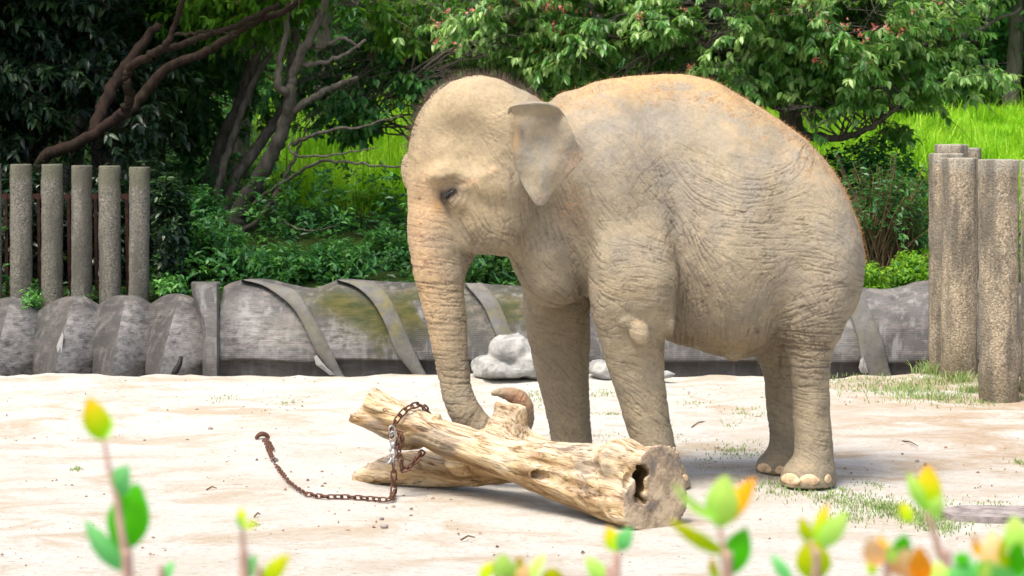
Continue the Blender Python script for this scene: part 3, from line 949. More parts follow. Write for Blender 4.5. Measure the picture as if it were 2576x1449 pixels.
    # ---- colour of the hide
    n_a = fbm(VA, 3.0, 41, 4); n_b = fbm(VA, 11, 43, 4); n_c = vnoise(VA, 75, 47)
    col = np.tile(np.array([.35, .305, .225]), (len(VA), 1))
    def paint(mask, c):
        nonlocal col
        mask = np.clip(mask, 0, 1)[:, None]
        col = col * (1 - mask) + np.array(c) * mask
    def blob(px, py, rx, ry, rot=0):
        dx = UA - px; dy = WA - py; c_, s_ = math.cos(rot), math.sin(rot)
        return np.exp(-(((dx * c_ + dy * s_) / rx) ** 2 + ((-dx * s_ + dy * c_) / ry) ** 2))
    paint(.55 * smooth01(n_a, .45, .62), (.30, .265, .22))
    grey = (.315, .30, .275)
    paint(.8 * blob(1470, 420, 90, 130, -.2) * smooth01(n_b, .3, .6), grey)
    paint(.75 * blob(1600, 330, 130, 70), (.40, .375, .335))
    paint(.6 * blob(1950, 430, 170, 120) * smooth01(n_a, .35, .6), (.40, .365, .32))
    paint(.6 * blob(2120, 640, 60, 160), (.40, .36, .305))
    paint(.8 * blob(1735, 660, 50, 130) * smooth01(n_b, .25, .5), (.24, .205, .17))  # shade behind the near foreleg, painted into the hide colour
    paint(.5 * blob(1400, 600, 60, 100) * smooth01(n_b, .3, .55), (.25, .225, .19))
    paint(.55 * blob(1640, 420, 70, 120, .4) * smooth01(n_b, .3, .55), (.28, .26, .235))
    paint(.55 * blob(1900, 790, 110, 60, -.4) * smooth01(n_a, .35, .6), (.27, .245, .20))
    paint(.6 * blob(1470, 730, 60, 60), (.25, .225, .19))
    paint(.45 * smooth01(UA, 1400, 1500) * smooth01(WA, 700, 560) * smooth01(n_a, .36, .55), (.33, .315, .285))
    paint(.4 * smooth01(WA, 850, 1000) * smooth01(n_b, .35, .65), (.30, .255, .19))
    paint(.6 * blob(2030, 1030, 40, 60), (.47, .39, .275))
    paint(.55 * blob(1800, 880, 170, 40), (.42, .28, .13))
    paint(.5 * smooth01(UA, 1690, 1600) * smooth01(WA, 640, 760) * smooth01(n_a, .42, .6), (.44, .34, .20))
    paint(.5 * smooth01(WA, 760, 900) * smooth01(n_a, .38, .58), (.27, .235, .175))
    paint(.4 * smooth01(n_b, .52, .66), (.44, .38, .275))
    # head and trunk
    paint(.75 * smooth01(UA, 1330, 1240) * smooth01(WA, 620, 540), (.45, .365, .235))
    paint(.7 * blob(1190, 250, 120, 70), (.50, .41, .28))
    paint(.75 * blob(1055, 600, 60, 170) , (.58, .39, .235))
    paint(.8 * smooth01(UA, 1150, 1060) * smooth01(WA, 600, 660) * smooth01(WA, 1010, 850), (.50, .355, .21))
    paint(.5 * blob(1075, 500, 30, 60) , (.62, .42, .26))
    paint(.45 * blob(1160, 1060, 60, 60), (.26, .215, .17))
    fr = smooth01(vnoise(VA, 95, 51), .52, .64)
    paint(.42 * fr * blob(1110, 620, 70, 90), (.27, .235, .19))
    fr2 = smooth01(vnoise(VA, 110, 53), .40, .55)
    edge = np.clip(isear, 0, 1)
    col[isear > .5] = np.array([.36, .315, .24])
    paint(.8 * edge * smooth01(n_b, .40, .6), (.32, .305, .27))
    paint(.9 * edge * fr2 * np.clip(1.25 * blob(1440, 400, 26, 44, .55) + 1.0 * blob(1356, 500, 18, 20), 0, 1) * .75, (.60, .42, .31))
    paint(.75 * edge * blob(1296, 345, 12, 50), (.40, .25, .10)); paint(.7 * edge * blob(1312, 335, 9, 22), (.13, .10, .09))
    
    pk = smooth01(fbm(VA, 26, 57, 3), .44, .54)
    paint(.85 * (1 - edge) * pk * blob(1213, 437, 42, 10, -.5), (.74, .45, .30))
    paint(.55 * (1 - edge) * fr2 * blob(1440, 520, 40, 50), (.58, .34, .18))
    paint(.8 * blob(1107, 505, 14, 30, .3), (.62, .37, .15))
    # dark dribble and lids of the eye
    paint(.6 * blob(1130, 486, 40, 26, -.4), (.24, .19, .145))
    paint(1.5 * blob(1119, 498, 10, 22, -.35), (.03, .024, .022)); paint(1.6 * blob(1134, 483, 25, 11, -.5), (.035, .028, .026))
    paint(.8 * blob(1130, 528, 7, 12, -.3), (.10, .07, .055))
    for px, py, r in [(1057, 498, 4), (1061, 590, 5), (1072, 655, 7), (1062, 670, 5), (1083, 684, 6), (1047, 612, 3), (1060, 560, 3), (1066, 707, 4)]:
        paint(.9 * blob(px, py, r, r * .8), (.22, .10, .08))
    paint(.9 * blob(1774, 711, 9, 5), (.07, .05, .045)); paint(.85 * blob(1897, 826, 10, 9, .4) * smooth01(vnoise(VA, 60, 3), .3, .5), (.07, .055, .04)); paint(.8 * blob(1876, 826, 3, 10, .2), (.08, .06, .05))
    paint(.7 * blob(1985, 930, 4, 22), (.08, .065, .05))
    # ochre dust thrown over the back
    back_m = smooth01(NA[:, 2], .30, .80) * smooth01(UA, 1320, 1420)
    paint(.65 * back_m * smooth01(n_b, .38, .58), (.50, .365, .215))
    line = np.interp(UA, [1330, 1400, 1560, 1700, 1830, 1960, 2070, 2150], [240, 235, 200, 190, 225, 305, 400, 540])
    under = WA - line
    spk = smooth01(vnoise(VA, 85, 61), .60, .70) * smooth01(fbm(VA, 9, 63, 3), .42, .58)
    paint(.95 * spk * smooth01(under, 130, 20) * smooth01(UA, 1340, 1450), (.36, .215, .09))
    paint(.7 * smooth01(under, 75, 15) * smooth01(fbm(VA * np.array([1, 1, 2.5]), 6, 65, 4), .40, .56) * smooth01(UA, 1380, 1500) * smooth01(UA, 2000, 1850), (.56, .375, .19))
    paint(.35 * smooth01(under, 30, 4) * smooth01(UA, 1380, 1500), (.54, .35, .18))
    paint(.5 * smooth01(WA, 1200, 1224), (.30, .22, .14))
    paint(.8 * blob(1609, 838, 24, 30), (.50, .42, .30))
    paint(1.4 * blob(1298, 1005, 38, 40) * (WA < 1070), (.40, .225, .135))
    col *= (0.79 + .2 * n_c)[:, None] * np.array([1.0, .975, .90])
    rgba = np.hstack([np.clip(col, 0, 1), np.ones((len(col), 1))])

    root = empty('elephant', (1.0, YB, 0.0), 'tan grey asian elephant with wrinkled hide and bristly crown, trunk reaching behind the chained log', 'elephant')
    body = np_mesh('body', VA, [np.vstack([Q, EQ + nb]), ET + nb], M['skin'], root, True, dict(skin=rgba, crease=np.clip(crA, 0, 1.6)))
    # closed bottom: the cut at z=0 is part of the surface already
    bvh = BVHTree.FromPolygons([tuple(v) for v in V[:: 1]], [tuple(q) for q in Q[(V[Q[:, 0], 2] < .35) & (V[Q[:, 0], 1] < 14.2)]])
    org = Vector((0, 0, CAM_H))
    for px, py, w, h in [(1987, 1207, 41, 33), (2036, 1209, 52, 32), (2084, 1206, 20, 27), (1921, 1179, 35, 29), (1963, 1184, 28, 26), (1724, 1204, 18, 22), (1698, 1206, 40, 28), (1645, 1206, 46, 28)]:
        tgt = at(px, py, 13.4)
        hit, nrm, _, _ = bvh.ray_cast(org, (tgt - org).normalized())
        if hit is None: continue
        nrm = Vector((nrm.x, nrm.y, nrm.z * .3)).normalized()
        tx = Vector((0, 0, 1)).cross(nrm).normalized(); tz = nrm.cross(tx)
        foresh = max(.45, abs(nrm.y))
        a_ = w / 433 / 2 / foresh; b_ = h / 433 / 2
        mb = MB(); n1, n2 = 10, 20
        G = []
        for i in range(n1 + 1):
            th = i / n1 * math.pi / 2
            row = []
            for j in range(n2):
                ph = j / n2 * 2 * math.pi
                sx = math.sin(th) * math.cos(ph); sz = math.sin(th) * math.sin(ph)
                sz = sz if sz > 0 else sz * .75
                row.append(hit + tx * a_ * sx * (1 - .18 * max(sz, 0)) + tz * b_ * sz + nrm * (.011 * math.cos(th) - .004))
            row.append(row[0]); G.append(row)
        mb.grid(G)
        nail = mb.build('toenail', M['nail'], root)
    # eye: a dark ball between the lids
    nm = bvh_all_hit(V, Q, 1131, 486)
    c = nm[0] + Vector((0, .010, 0))
    mb = MB(); G = []
    for i in range(13):
        th = i / 12 * math.pi
        G.append([c + Vector((.041 * math.sin(th) * math.cos(p), .024 * math.sin(th) * math.sin(p), .025 * math.cos(th))) for p in np.linspace(0, 2 * math.pi, 21)])
    G = [[(lambda d: c + Vector((d.x * .82 - d.z * -.57, d.y, -d.x * -.57 + d.z * .82)))(v - c) for v in row] for row in G]
    mb.grid(G); mb.build('eye', M['eye'], root)
    mb = MB(); rg = random.Random(5)
    for i in range(60):
        t = rg.random()
        a0 = nm[0] + Vector((-.032 + .07 * t, -.008, -.016 + .042 * t)) + Vector((0, 0, .004))
        d = Vector((-.012 + .02 * t, -.018, -.026)).normalized() * rg.uniform(.02, .034)
        mb.tube([a0, a0 + d * .6, a0 + d + Vector((0, 0, -.004))], [.0012, .0009, .0003], 3, False)
    mb.build('eyelash', M['lash'], root)
    # bristles on crown, back and rump
    def bristles(name, sel, n, lmin, lmax, mat, seed, lean, wdt=.0016):
        rg = np.random.default_rng(seed)
        ids = np.where(sel)[0]
        if len(ids) == 0: return
        ids = rg.choice(ids, n)
        P = V[ids] + Nn[ids] * -.004
        D = Nn[ids] + rg.normal(0, .28, (n, 3)) + np.array(lean)
        D /= np.linalg.norm(D, axis=1)[:, None]
        L = rg.uniform(lmin, lmax, n)[:, None]
        side = np.cross(D, np.array([0, 1., 0])); side /= np.linalg.norm(side, axis=1)[:, None] + 1e-6
        sd = side * wdt
        bend = rg.normal(0, .2, (n, 3)) * L
        VV = np.stack([P - sd, P + sd, P + D * L * .55 + sd * .6 + bend * .2, P + D * L * .55 - sd * .6 + bend * .2, P + D * L + bend], 1).reshape(-1, 3)
        k = np.arange(n)[:, None] * 5
        np_mesh(name, VV, [k + np.array([[0, 1, 2, 3]]), k + np.array([[3, 2, 4]])], mat, root, True)['kind'] = 'stuff'
    top = np.interp(U, [1030, 1047, 1098, 1147, 1200, 1254, 1332], [330, 290, 234, 205, 192, 202, 236])
    bristles('crown_hair', (U < 1340) & (Wy < top + 45) & (Nn[:, 2] > -.1) & (V[:, 1] > YH - .12) & (V[:, 1] < YH + .25), 1300, .02, .075, M['hair_dark'], 1, (-.15, 0, .1), .0009)
    bristles('crown_hair', (U < 1065) & (Wy > 280) & (Wy < 420) & (Nn[:, 0] < -.3), 160, .02, .05, M['hair_dark'], 2, (-.1, 0, -.1), .0008)
    ln = np.interp(U, [1330, 1400, 1560, 1700, 1830, 1960, 2070, 2150, 2180], [240, 235, 200, 190, 225, 305, 400, 540, 640])
    bristles('back_hair', (U > 1330) & (Wy < ln + 26) & (abs(V[:, 1] - YB) < .22), 2600, .010, .030, M['hair_red'], 3, (.35, 0, .1), .0009)
    bristles('chin_hair', (U > 1150) & (U < 1200) & (Wy > 610) & (Wy < 700) & (Nn[:, 0] > .1), 70, .03, .07, M['hair_dark'], 4, (.3, 0, -.4), .0008)
    return root, V, Nn, Q

def bvh_all_hit(V, Q, px, py):
    U = CX + V[:, 0] * 433.0; Wy = HOR + (CAM_H - V[:, 2]) * 433.0
    t = at(px, py, 13.2)
    sel = (abs(V[:, 0] - t.x) < .15) & (abs(V[:, 2] - t.z) < .15)
    qs = Q[sel[Q].all(1)]
    b = BVHTree.FromPolygons([tuple(v) for v in V], [tuple(q) for q in qs])
    org = Vector((0, 0, CAM_H))
    hit, nrm, _, _ = b.ray_cast(org, (t - org).normalized())
    return hit, nrm

ELE = build_elephant()
# ------------------------------------------------------------------ ground
LIP = 19.25
def build_ground():
    def axis(a, b, fine0, fine1, step, coarse):
        L = list(np.arange(a, fine0, coarse)) + list(np.arange(fine0, fine1, step)) + list(np.arange(fine1, b + coarse, coarse))
        return np.array(L)
    xs = axis(-30, 30, -5, 5.2, .07, 1.0)
    ys = np.concatenate([np.arange(-6, 7, 1.0), np.arange(7, LIP - .3, .07), np.linspace(LIP - .3, LIP, 6), [LIP + .03, LIP + .08, LIP + .12, LIP + .4, LIP + .8, 21.8]])
    X, Y = np.meshgrid(xs, ys, indexing='ij')
    P = np.stack([X.ravel(), Y.ravel(), np.zeros(X.size)], 1)
    z = (fbm(P * np.array([.6, 1.3, 1]), .9, 3, 3) - .5) * .055 + (fbm(P * np.array([1, 1.4, 1]), 4.5, 5, 4) - .5) * .045
    foot = smooth01(np.abs(Y.ravel() - 12.9), 3.2, 1.2) * .75
    z = z * (1 - foot) - .006 * foot
    c = on_ground(652, 1108)
    r2 = (P[:, 0] - c.x) ** 2 + (P[:, 1] - c.y) ** 2
    z += .05 * np.exp(-r2 / .09)                       # little mound by the ring
    c = on_ground(890, 1222)
    z += .035 * np.exp(-((P[:, 0] - c.x + .02) ** 2 + (P[:, 1] - c.y) ** 2) / .012)
    drop = smooth01(Y.ravel(), LIP - .01, LIP + .12)
    edge = (vnoise(P * np.array([1, 0, 0]), 9, 9) - .5) * .02
    z = z * (1 - drop) - .55 * drop + edge * (Y.ravel() > LIP - .35) * (1 - drop)
    P[:, 2] = z
    a, b = len(xs), len(ys)
    i = np.arange(a - 1)[:, None] * b; j = np.arange(b - 1)[None]
    Q = np.stack([i + j, i + b + j, i + b + j + 1, i + j + 1], -1).reshape(-1, 4)
    tag(np_mesh('ground', P, Q, M['sand']), kind='structure')

def hill_z(x, y):
    """bank behind the wall, meadow slope, wooded rise"""
    z = np.interp(y, [20.4, 21.3, 22.5, 24, 27, 31, 36, 38, 46, 60, 120], [.25, .42, .62, .88, 1.18, 1.58, 2.10, 2.22, 4.6, 9.2, 16])
    P = np.stack([np.ravel(x), np.ravel(y), np.zeros(np.size(x))], 1)
    z = z + ((fbm(P, .5, 13, 3) - .5) * .30).reshape(np.shape(z)) * smooth01(y, 21, 23)
    return z

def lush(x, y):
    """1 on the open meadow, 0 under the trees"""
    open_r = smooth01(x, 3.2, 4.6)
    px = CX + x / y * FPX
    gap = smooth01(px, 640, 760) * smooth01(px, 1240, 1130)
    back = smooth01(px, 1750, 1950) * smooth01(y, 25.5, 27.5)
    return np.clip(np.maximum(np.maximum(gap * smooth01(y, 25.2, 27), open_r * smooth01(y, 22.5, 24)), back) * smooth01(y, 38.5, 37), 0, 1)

def build_hill():
    xs = np.arange(-45, 46, .6)
    ys = np.concatenate([[20.92, 20.98], np.arange(21.2, 40, .4), np.arange(40, 124, 3.0)])
    X, Y = np.meshgrid(xs, ys, indexing='ij')
    Z = hill_z(X, Y); Z[:, 0] = -.6
    P = np.stack([X, Y, Z], -1).reshape(-1, 3)
    a, b = len(xs), len(ys)
    i = np.arange(a - 1)[:, None] * b; j = np.arange(b - 1)[None]
    Q = np.stack([i + j, i + b + j, i + b + j + 1, i + j + 1], -1).reshape(-1, 4)
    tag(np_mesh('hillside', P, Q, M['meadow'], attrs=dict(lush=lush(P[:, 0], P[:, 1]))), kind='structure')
build_ground(); build_hill()

# ------------------------------------------------------------------ the concrete wall
WY = 20.35
def wall_lean(z):      # the face leans back as it rises
    zb = np.clip((z + .45) / 1.15, 0, 1)
    return WY + .34 * zb ** 2

def wall_attrs(V, mossy):
    U = CX + V[:, 0] / V[:, 1] * FPX
    Wp = HOR + (CAM_H - V[:, 2]) / V[:, 1] * FPX
    def blob(px, py, rx, ry): return np.exp(-(((U - px) / rx) ** 2 + ((Wp - py) / ry) ** 2))
    moss = np.zeros(len(V)); pale = np.zeros(len(V)); dark = np.zeros(len(V))
    if mossy:
        moss = np.clip(1.2 * blob(840, 760, 60, 35) + 1.1 * blob(905, 810, 50, 50) + .9 * blob(950, 840, 30, 60) + .6 * blob(770, 790, 14, 40) + 1.1 * blob(1030, 780, 70, 70) + .9 * blob(1290, 780, 60, 60) + .35 * blob(700, 840, 60, 30)
                       + .5 * blob(1150, 800, 60, 60), 0, 1)
    pale = np.clip(.9 * blob(680, 860, 90, 45) + .8 * blob(620, 800, 50, 50) + .9 * blob(860, 860, 60, 40) + .5 * blob(420, 860, 60, 60) + .5 * blob(170, 850, 30, 60) + .6 * blob(320, 850, 20, 60) + .5 * blob(2120, 850, 60, 60), 0, 1)
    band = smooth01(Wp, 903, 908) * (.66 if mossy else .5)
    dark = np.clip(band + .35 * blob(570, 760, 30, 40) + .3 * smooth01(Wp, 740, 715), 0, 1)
    return dict(moss=moss, pale=pale, dark=dark)

def build_wall():
    root = empty('curved_wall', (0, WY, -.45), 'low grey board-marked concrete wall of bulging panels and slanting ribs behind the elephant', 'wall')
    # --- long wavy panels
    top = np.array([(548, 722), (575, 710), (619, 704), (665, 706), (720, 718), (774, 726), (810, 717), (846, 704), (900, 706), (960, 710), (1042, 712), (1180, 714), (1313, 721), (1480, 724), (1600, 716), (1700, 722),
                    (1900, 716), (2020, 722), (2110, 728), (2160, 720), (2210, 727), (2260, 728), (2300, 721), (2340, 710), (2420, 706), (2520, 716), (2700, 710), (3100, 715)], float)
    pxs = np.arange(548, 3100, 5.0)
    tz = np.interp(pxs, catmull(top, 6)[:, 0], catmull(top, 6)[:, 1])
    rows = []
    ts = np.concatenate([[0, .2, .36, .395, .402, .42], np.linspace(.45, 1, 20)])
    ribx0 = np.array([605, 846, 1169, 1480, 1800, 2110, 2440, 2760, 3080])
    for px, py in zip(pxs, tz):
        zt = at(px, py, WY + .42).z
        x = (px - CX) / FPX * (WY + .1)
        col = []
        # sawtooth relief: panels tuck in behind each rib
        for t in ts:
            z = -.45 + (zt + .45) * t
            zz = at(px, 905, WY + .05).z
            lean = wall_lean(z)
            sh = 245 * (1 - (1 - t) ** 1.0) if False else 0
            y = lean
            if t < .40: y = lean + .05 + .10 * (.40 - t)
            bul = .05 * math.sin(min(1, max(0, (t - .26) / .74)) * math.pi)
            y -= bul
            # round the shoulder over to the back
            if t > .82:
                q = (t - .82) / .18
                y += .20 * q ** 2.2
            col.append((x, y, z))
        col += [(x, col[-1][1] + .14, zt - .01), (x, col[-1][1] + .34, zt - .06), (x, col[-1][1] + .36, -.5)]
        rows.append(col)
    G = np.array(rows)
    P = G.reshape(-1, 3)
    G[..., 1] -= ((fbm(P, 1.4, 77, 3) - .5) * .07).reshape(G.shape[:2])
    mb = MB(); mb.grid(G)
    V = np.vstack(mb.V)
    mb.build('wall_panel', M['wall'], root, True, wall_attrs(V, True))
    def face_y(x, z):
        q = ((fbm(np.array([[x, WY, z]]), 1.4, 77, 3) - .5) * .07)[0]
        t = (z + .45) / 1.15
        y = wall_lean(z) - .05 * math.sin(min(1, max(0, (t - .26) / .74)) * math.pi) - q
        if t > .84: y += .20 * min(1, (t - .84) / .16) ** 2.2
        return y
    # --- ribs
    ribs = [([(605, 706), (659, 719), (707, 749), (741, 781), (764, 820), (795, 885), (839, 948), (852, 962)], [(632, 704), (734, 729), (764, 759), (795, 812), (829, 876), (861, 943), (874, 960)]),
            ([(846, 706), (893, 722), (934, 757), (968, 815), (998, 890), (1042, 946), (1052, 960)], [(937, 711), (971, 738), (1005, 800), (1042, 886), (1071, 943), (1080, 960)]),
            ([(1169, 715), (1215, 771), (1245, 838), (1275, 900), (1312, 960)], [(1211, 714), (1252, 758), (1283, 828), (1316, 895), (1350, 960)]),
            ([(1480, 726), (1530, 780), (1556, 840), (1590, 905), (1625, 960)], [(1522, 722), (1566, 765), (1598, 830), (1628, 895), (1662, 960)]),
            ([(1800, 722), (1846, 780), (1876, 842), (1906, 905), (1942, 960)], [(1840, 720), (1884, 768), (1914, 832), (1946, 897), (1980, 960)]),
            ([(2095, 728), (2120, 760), (2143, 810), (2158, 860), (2166, 905), (2175, 960)], [(2140, 722), (2175, 760), (2200, 810), (2222, 870), (2236, 930), (2246, 960)]),
            ([(2440, 708), (2480, 780), (2510, 842), (2540, 905), (2575, 960)], [(2480, 708), (2520, 768), (2550, 832), (2580, 897), (2612, 960)])]
    for L, R in ribs:
        L = catmull(np.array(L, float), 5); R = catmull(np.array(R, float), 5)
        n = 30
        def res(A):
            s_ = np.concatenate([[0], np.cumsum(np.linalg.norm(np.diff(A, axis=0), axis=1))]); u = np.linspace(0, s_[-1], n)
            return np.stack([np.interp(u, s_, A[:, 0]), np.interp(u, s_, A[:, 1])], 1)
        L = res(L); R = res(R); G = []
        for (a, b), (c, d) in zip(L, R):
            row = []
            pts = [(a, b, .10), (a, b, -.042), (a * .93 + c * .07, b * .93 + d * .07, -.052), ((a + c) / 2, (b + d) / 2, -.050), (a * .07 + c * .93, b * .07 + d * .93, -.036), (c, d, -.020), (c, d, .10)]
            for px, py, dy in pts:
                p = at(px, py, WY + .2); q = at(px, py, face_y(p.x, p.z))
                q = at(px, py, face_y(q.x, q.z))
                row.append((q.x, q.y + dy, q.z + (0.012 if dy < 0 else 0)))
            G.append(row)
        mb = MB(); mb.grid(G); V = np.vstack(mb.V)
        at_ = wall_attrs(V, True); at_['moss'] = np.clip(at_['moss'] * .8 + .25, 0, 1); at_['dark'] *= .4
        mb.build('rib', M['rib'], root, True, at_)
    # cement patches at the feet of two ribs, and scars
    for pts in ([(790, 898), (797, 893), (806, 905), (822, 925), (842, 943), (830, 944), (812, 930), (795, 918)], [(2164, 905), (2171, 897), (2178, 915), (2184, 938), (2166, 938), (2160, 925)]):
        mb = MB(); c = np.mean(pts, axis=0); top_ = [at(a, b, WY - .11) for a, b in pts]; bot = [at(a, b, WY + .03) for a, b in pts]
        m_ = len(pts); cc = at(c[0], c[1], WY - .135)
        mb.add(top_ + bot + [cc], [[i, (i + 1) % m_, m_ + (i + 1) % m_, m_ + i] for i in range(m_)], [[2 * m_, (i + 1) % m_, i] for i in range(m_)])
        mb.build('cement_patch', M['plaster'], root, False)

def build_scallops():
    root = empty('scalloped_wall', (-4.2, WY, -.45), 'row of grey fluted concrete humps below the five slim posts on the left', 'wall')
    units = [((-230, 787, -240, 952), (-130, 751, -185, 952), (-64, 790, -74, 952)),
             ((-64, 790, -74, 952), (28, 752, -22, 952), (90, 787, 81, 952)),
             ((90, 787, 81, 952), (185, 749, 134, 952), (241, 773, 232, 952)),
             ((241, 773, 232, 952), (315, 749, 278, 950), (375, 769, 364, 952)),
             ((375, 769, 364, 952), (452, 745, 398, 952), (512, 778, 514, 953))]
    for (v0, r, v1) in units:
        n = 26
        def line(L, ybot, ytop, bow=0.0, ty=0):
            out = []
            for k in range(n):
                t = k / (n - 1)
                px = L[2] + (L[0] - L[2]) * (t ** 1.6) + bow * math.sin(t * math.pi)
                py = (L[3] + 18) + (L[1] - L[3] - 18) * t
                Y = ybot + (ytop - ybot) * t ** 1.7
                out.append(at(px, py, Y))
            return np.array([tuple(p) for p in out])
        A = line(v0, WY + .10, WY + .42); R = line(r, WY - .33, WY + .34, 4); B = line(v1, WY + .10, WY + .42)
        cols = []
        for u in np.linspace(0, 1, 9):
            c = A * (1 - u) + R * u
            c[:, 1] += .04 * math.sin(u * math.pi)
            tt = np.linspace(0, 1, n)
            c[:, 2] += .055 * math.sin(u * math.pi) * tt ** 3 * .6
            cols.append(c)
        for u in np.linspace(0, 1, 15):
            c = R * (1 - u) + B * u
            tt = np.linspace(0, 1, n)
            c[:, 1] -= .02 * math.sin(u * math.pi)
            c[:, 2] += .05 * math.sin(u * math.pi) * tt ** 3 * .5
            # undercut skirting, growing to the right
            zs = c[:, 2]; zb = -.42; lim = zs[0] + (.10 + .16 * u)
            hgt = at(300, 952 - 34 * u, WY).z
            c[:, 1] += np.where(zs < hgt, .08, 0)
            cols.append(c)
        G = np.array(cols)
        b1 = G[:, -1] + np.array([0, .12, .012]); b2 = G[:, -1] + np.array([0, .45, -.05]); b3 = b2 + np.array([0, 0.02, -1.1])
        G = np.concatenate([G, b1[:, None], b2[:, None], b3[:, None]], 1)
        mb = MB(); mb.grid(G[:9]); mb.grid(G[9:]); V = np.vstack(mb.V)
        at_ = wall_attrs(V, False)
        U = CX + V[:, 0] / V[:, 1] * FPX; Wp = HOR + (CAM_H - V[:, 2]) / V[:, 1] * FPX
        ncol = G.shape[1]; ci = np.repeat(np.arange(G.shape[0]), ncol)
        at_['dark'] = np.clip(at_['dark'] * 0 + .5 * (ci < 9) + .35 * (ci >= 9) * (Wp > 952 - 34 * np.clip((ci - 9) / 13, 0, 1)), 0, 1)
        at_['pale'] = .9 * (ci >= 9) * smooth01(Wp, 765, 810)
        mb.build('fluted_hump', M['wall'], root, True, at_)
    # square pier between the humps and the long wall
    mb = MB()
    def pr(px, py, Y): return tuple(at(px, py, Y))
    secs = []
    for k in range(14):
        t = k / 13
        py = 975 + (713 - 975) * t; Y = WY - .10 + .30 * t ** 1.6
        xl = 512 + (484 - 512) * smooth01(t, .5, 1.0); 
        secs.append([pr(xl - 4, py, Y + .5), pr(xl - 2, py, Y + .12), pr(xl + 6, py, Y), pr(545, py, Y), pr(551, py, Y + .05), pr(551, py, Y + .5)])
    secs.append([tuple(np.array(q) + np.array([0, .10, .01])) for q in secs[-1]])
    G = np.array(secs); mb.grid(G)
    topc = G[-1]; mb.add(topc, [[0, 1, 2, 3]]); mb.add(topc, [[0, 3, 4, 5]])
    V = np.vstack(mb.V); mb.build('pier', M['wall'], root, False, wall_attrs(V, False))
    pts = [(142, 872), (150, 850), (158, 834), (160, 846), (157, 868), (154, 900), (149, 905), (146, 890)]
    mb = MB(); m_ = len(pts); tp = [at(a, b, WY - .20 + .0012 * (905 - b)) for a, b in pts]; bt = [at(a, b, WY + .06) for a, b in pts]
    mb.add(tp + bt, [[i, (i + 1) % m_, m_ + (i + 1) % m_, m_ + i] for i in range(m_)] , [[0, i + 1, i] for i in range(1, m_ - 1)])
    mb.build('cement_patch', M['plaster'], root, False)
    # black hose end poking over the moat edge
    h = MB(); h.tube([at(432, 948, WY - .32), at(442, 934, WY - .30), at(452, 915, WY - .28), at(456, 897, WY - .26)], [.016, .03, .024, .018], 10)
    tag(h.build('black_hose', M['blackm']), 'short black curved hose end against the rightmost fluted hump', 'hose')
build_wall(); build_scallops()

# ------------------------------------------------------------------ posts and pillars
def column(name, label, cat, group, px_l, px_r, top, base, Y, mat, zb, lean=0.0, capz=.12, rough=.006):
    a = at(px_l, top, Y); b = at(px_r, top, Y); c = at((px_l + px_r) / 2, base, Y)
    r = (b.x - a.x) / 2; cx = (a.x + b.x) / 2; zt = a.z
    root = empty(name, (c.x, Y, zb), label, cat, group)
    mb = MB(); G = []; k = 40
    rg = random.Random(int(px_l))
    H = zt - zb
    zs = list(np.linspace(zb, zt - .012, 34)) + [zt - .004, zt]
    for i, z in enumerate(zs):
        rr = r * (1 if i < 34 else (.985 if i == 34 else .93))
        t = (z - zb) / H
        x0 = c.x + lean + (cx - c.x - lean) * t
        G.append([(x0 + rr * math.cos(q), Y + rr * math.sin(q), z) for q in np.linspace(0, 2 * math.pi, k + 1)])
    G = np.array(G); P = G[:, :-1].reshape(-1, 3)
    d = (fbm(P, 9, 33, 3) - .5).reshape(G.shape[0], k) * rough * 2.5
    d = np.hstack([d, d[:, :1]])
    cen = G[:, :-1].mean(1)
    dirs = G - cen[:, None]; dirs /= np.linalg.norm(dirs, axis=2)[..., None] + 1e-9
    G = G + dirs * d[..., None]
    mb.grid(G); n = len(np.vstack(mb.V))
    mb.add(np.vstack([G[-1], cen[-1:] + [0, 0, .001]]), None, [[k + 1, j, j + 1] for j in range(k)])
    V = np.vstack(mb.V)
    mb.build('shaft', mat, root, True, dict(cap=smooth01(V[:, 2], zt - capz - .01, zt - capz + .01) * .9, foot=smooth01(V[:, 2], .42, .02) * .9))
    return root
posts = [(-50, 3, 412, 'grey speckled post cut off by the left edge of the picture'), (25, 80, 413, 'grey speckled post with small shrub at its right foot, second from the picture edge'),
         (104, 158, 413, 'grey speckled post with chipped top right corner'), (180, 232, 416, 'grey speckled post in the middle of the five full ones, greenish near its top'),
         (248, 303, 417, 'grey speckled post with a rusty staple under its top'), (325, 377, 420, 'rightmost grey speckled post, thin creeper climbing its face')]
for (l, r, t, lab) in posts:
    column('concrete_post', lab, 'post', 'slim concrete posts behind the humps', l, r, t, 748, 21.25, M['post'], .1, lean=.012 * math.sin(l), capz=.17 if t > 413 else .12)
for px in (18, 100, 175, 243, 321):
    o = empty('iron_post', (at(px, 700, 21.7).x, 21.7, .2), 'thin rusty iron upright ' + {18: 'left of the first full grey post', 100: 'between the first and second full grey posts', 175: 'between the second and third full grey posts', 243: 'between the third and fourth full grey posts', 321: 'just left of the rightmost grey post'}[px], 'iron post', 'rusty uprights between the grey posts')
    mb = MB(); p = at(px, 700, 21.7); zt = at(px, 486, 21.7).z
    mb.box((p.x, 21.7, (zt + .2) / 2), (.028, .028, zt - .2)); mb.build('upright', M['darkrust'], o, False)
    mb = MB(); q = at(px + 6, 490, 21.7); mb.box((q.x - .12, 21.7, zt - .03), (.26, .02, .045)); mb.build('rail', M['darkrust'], o, False)
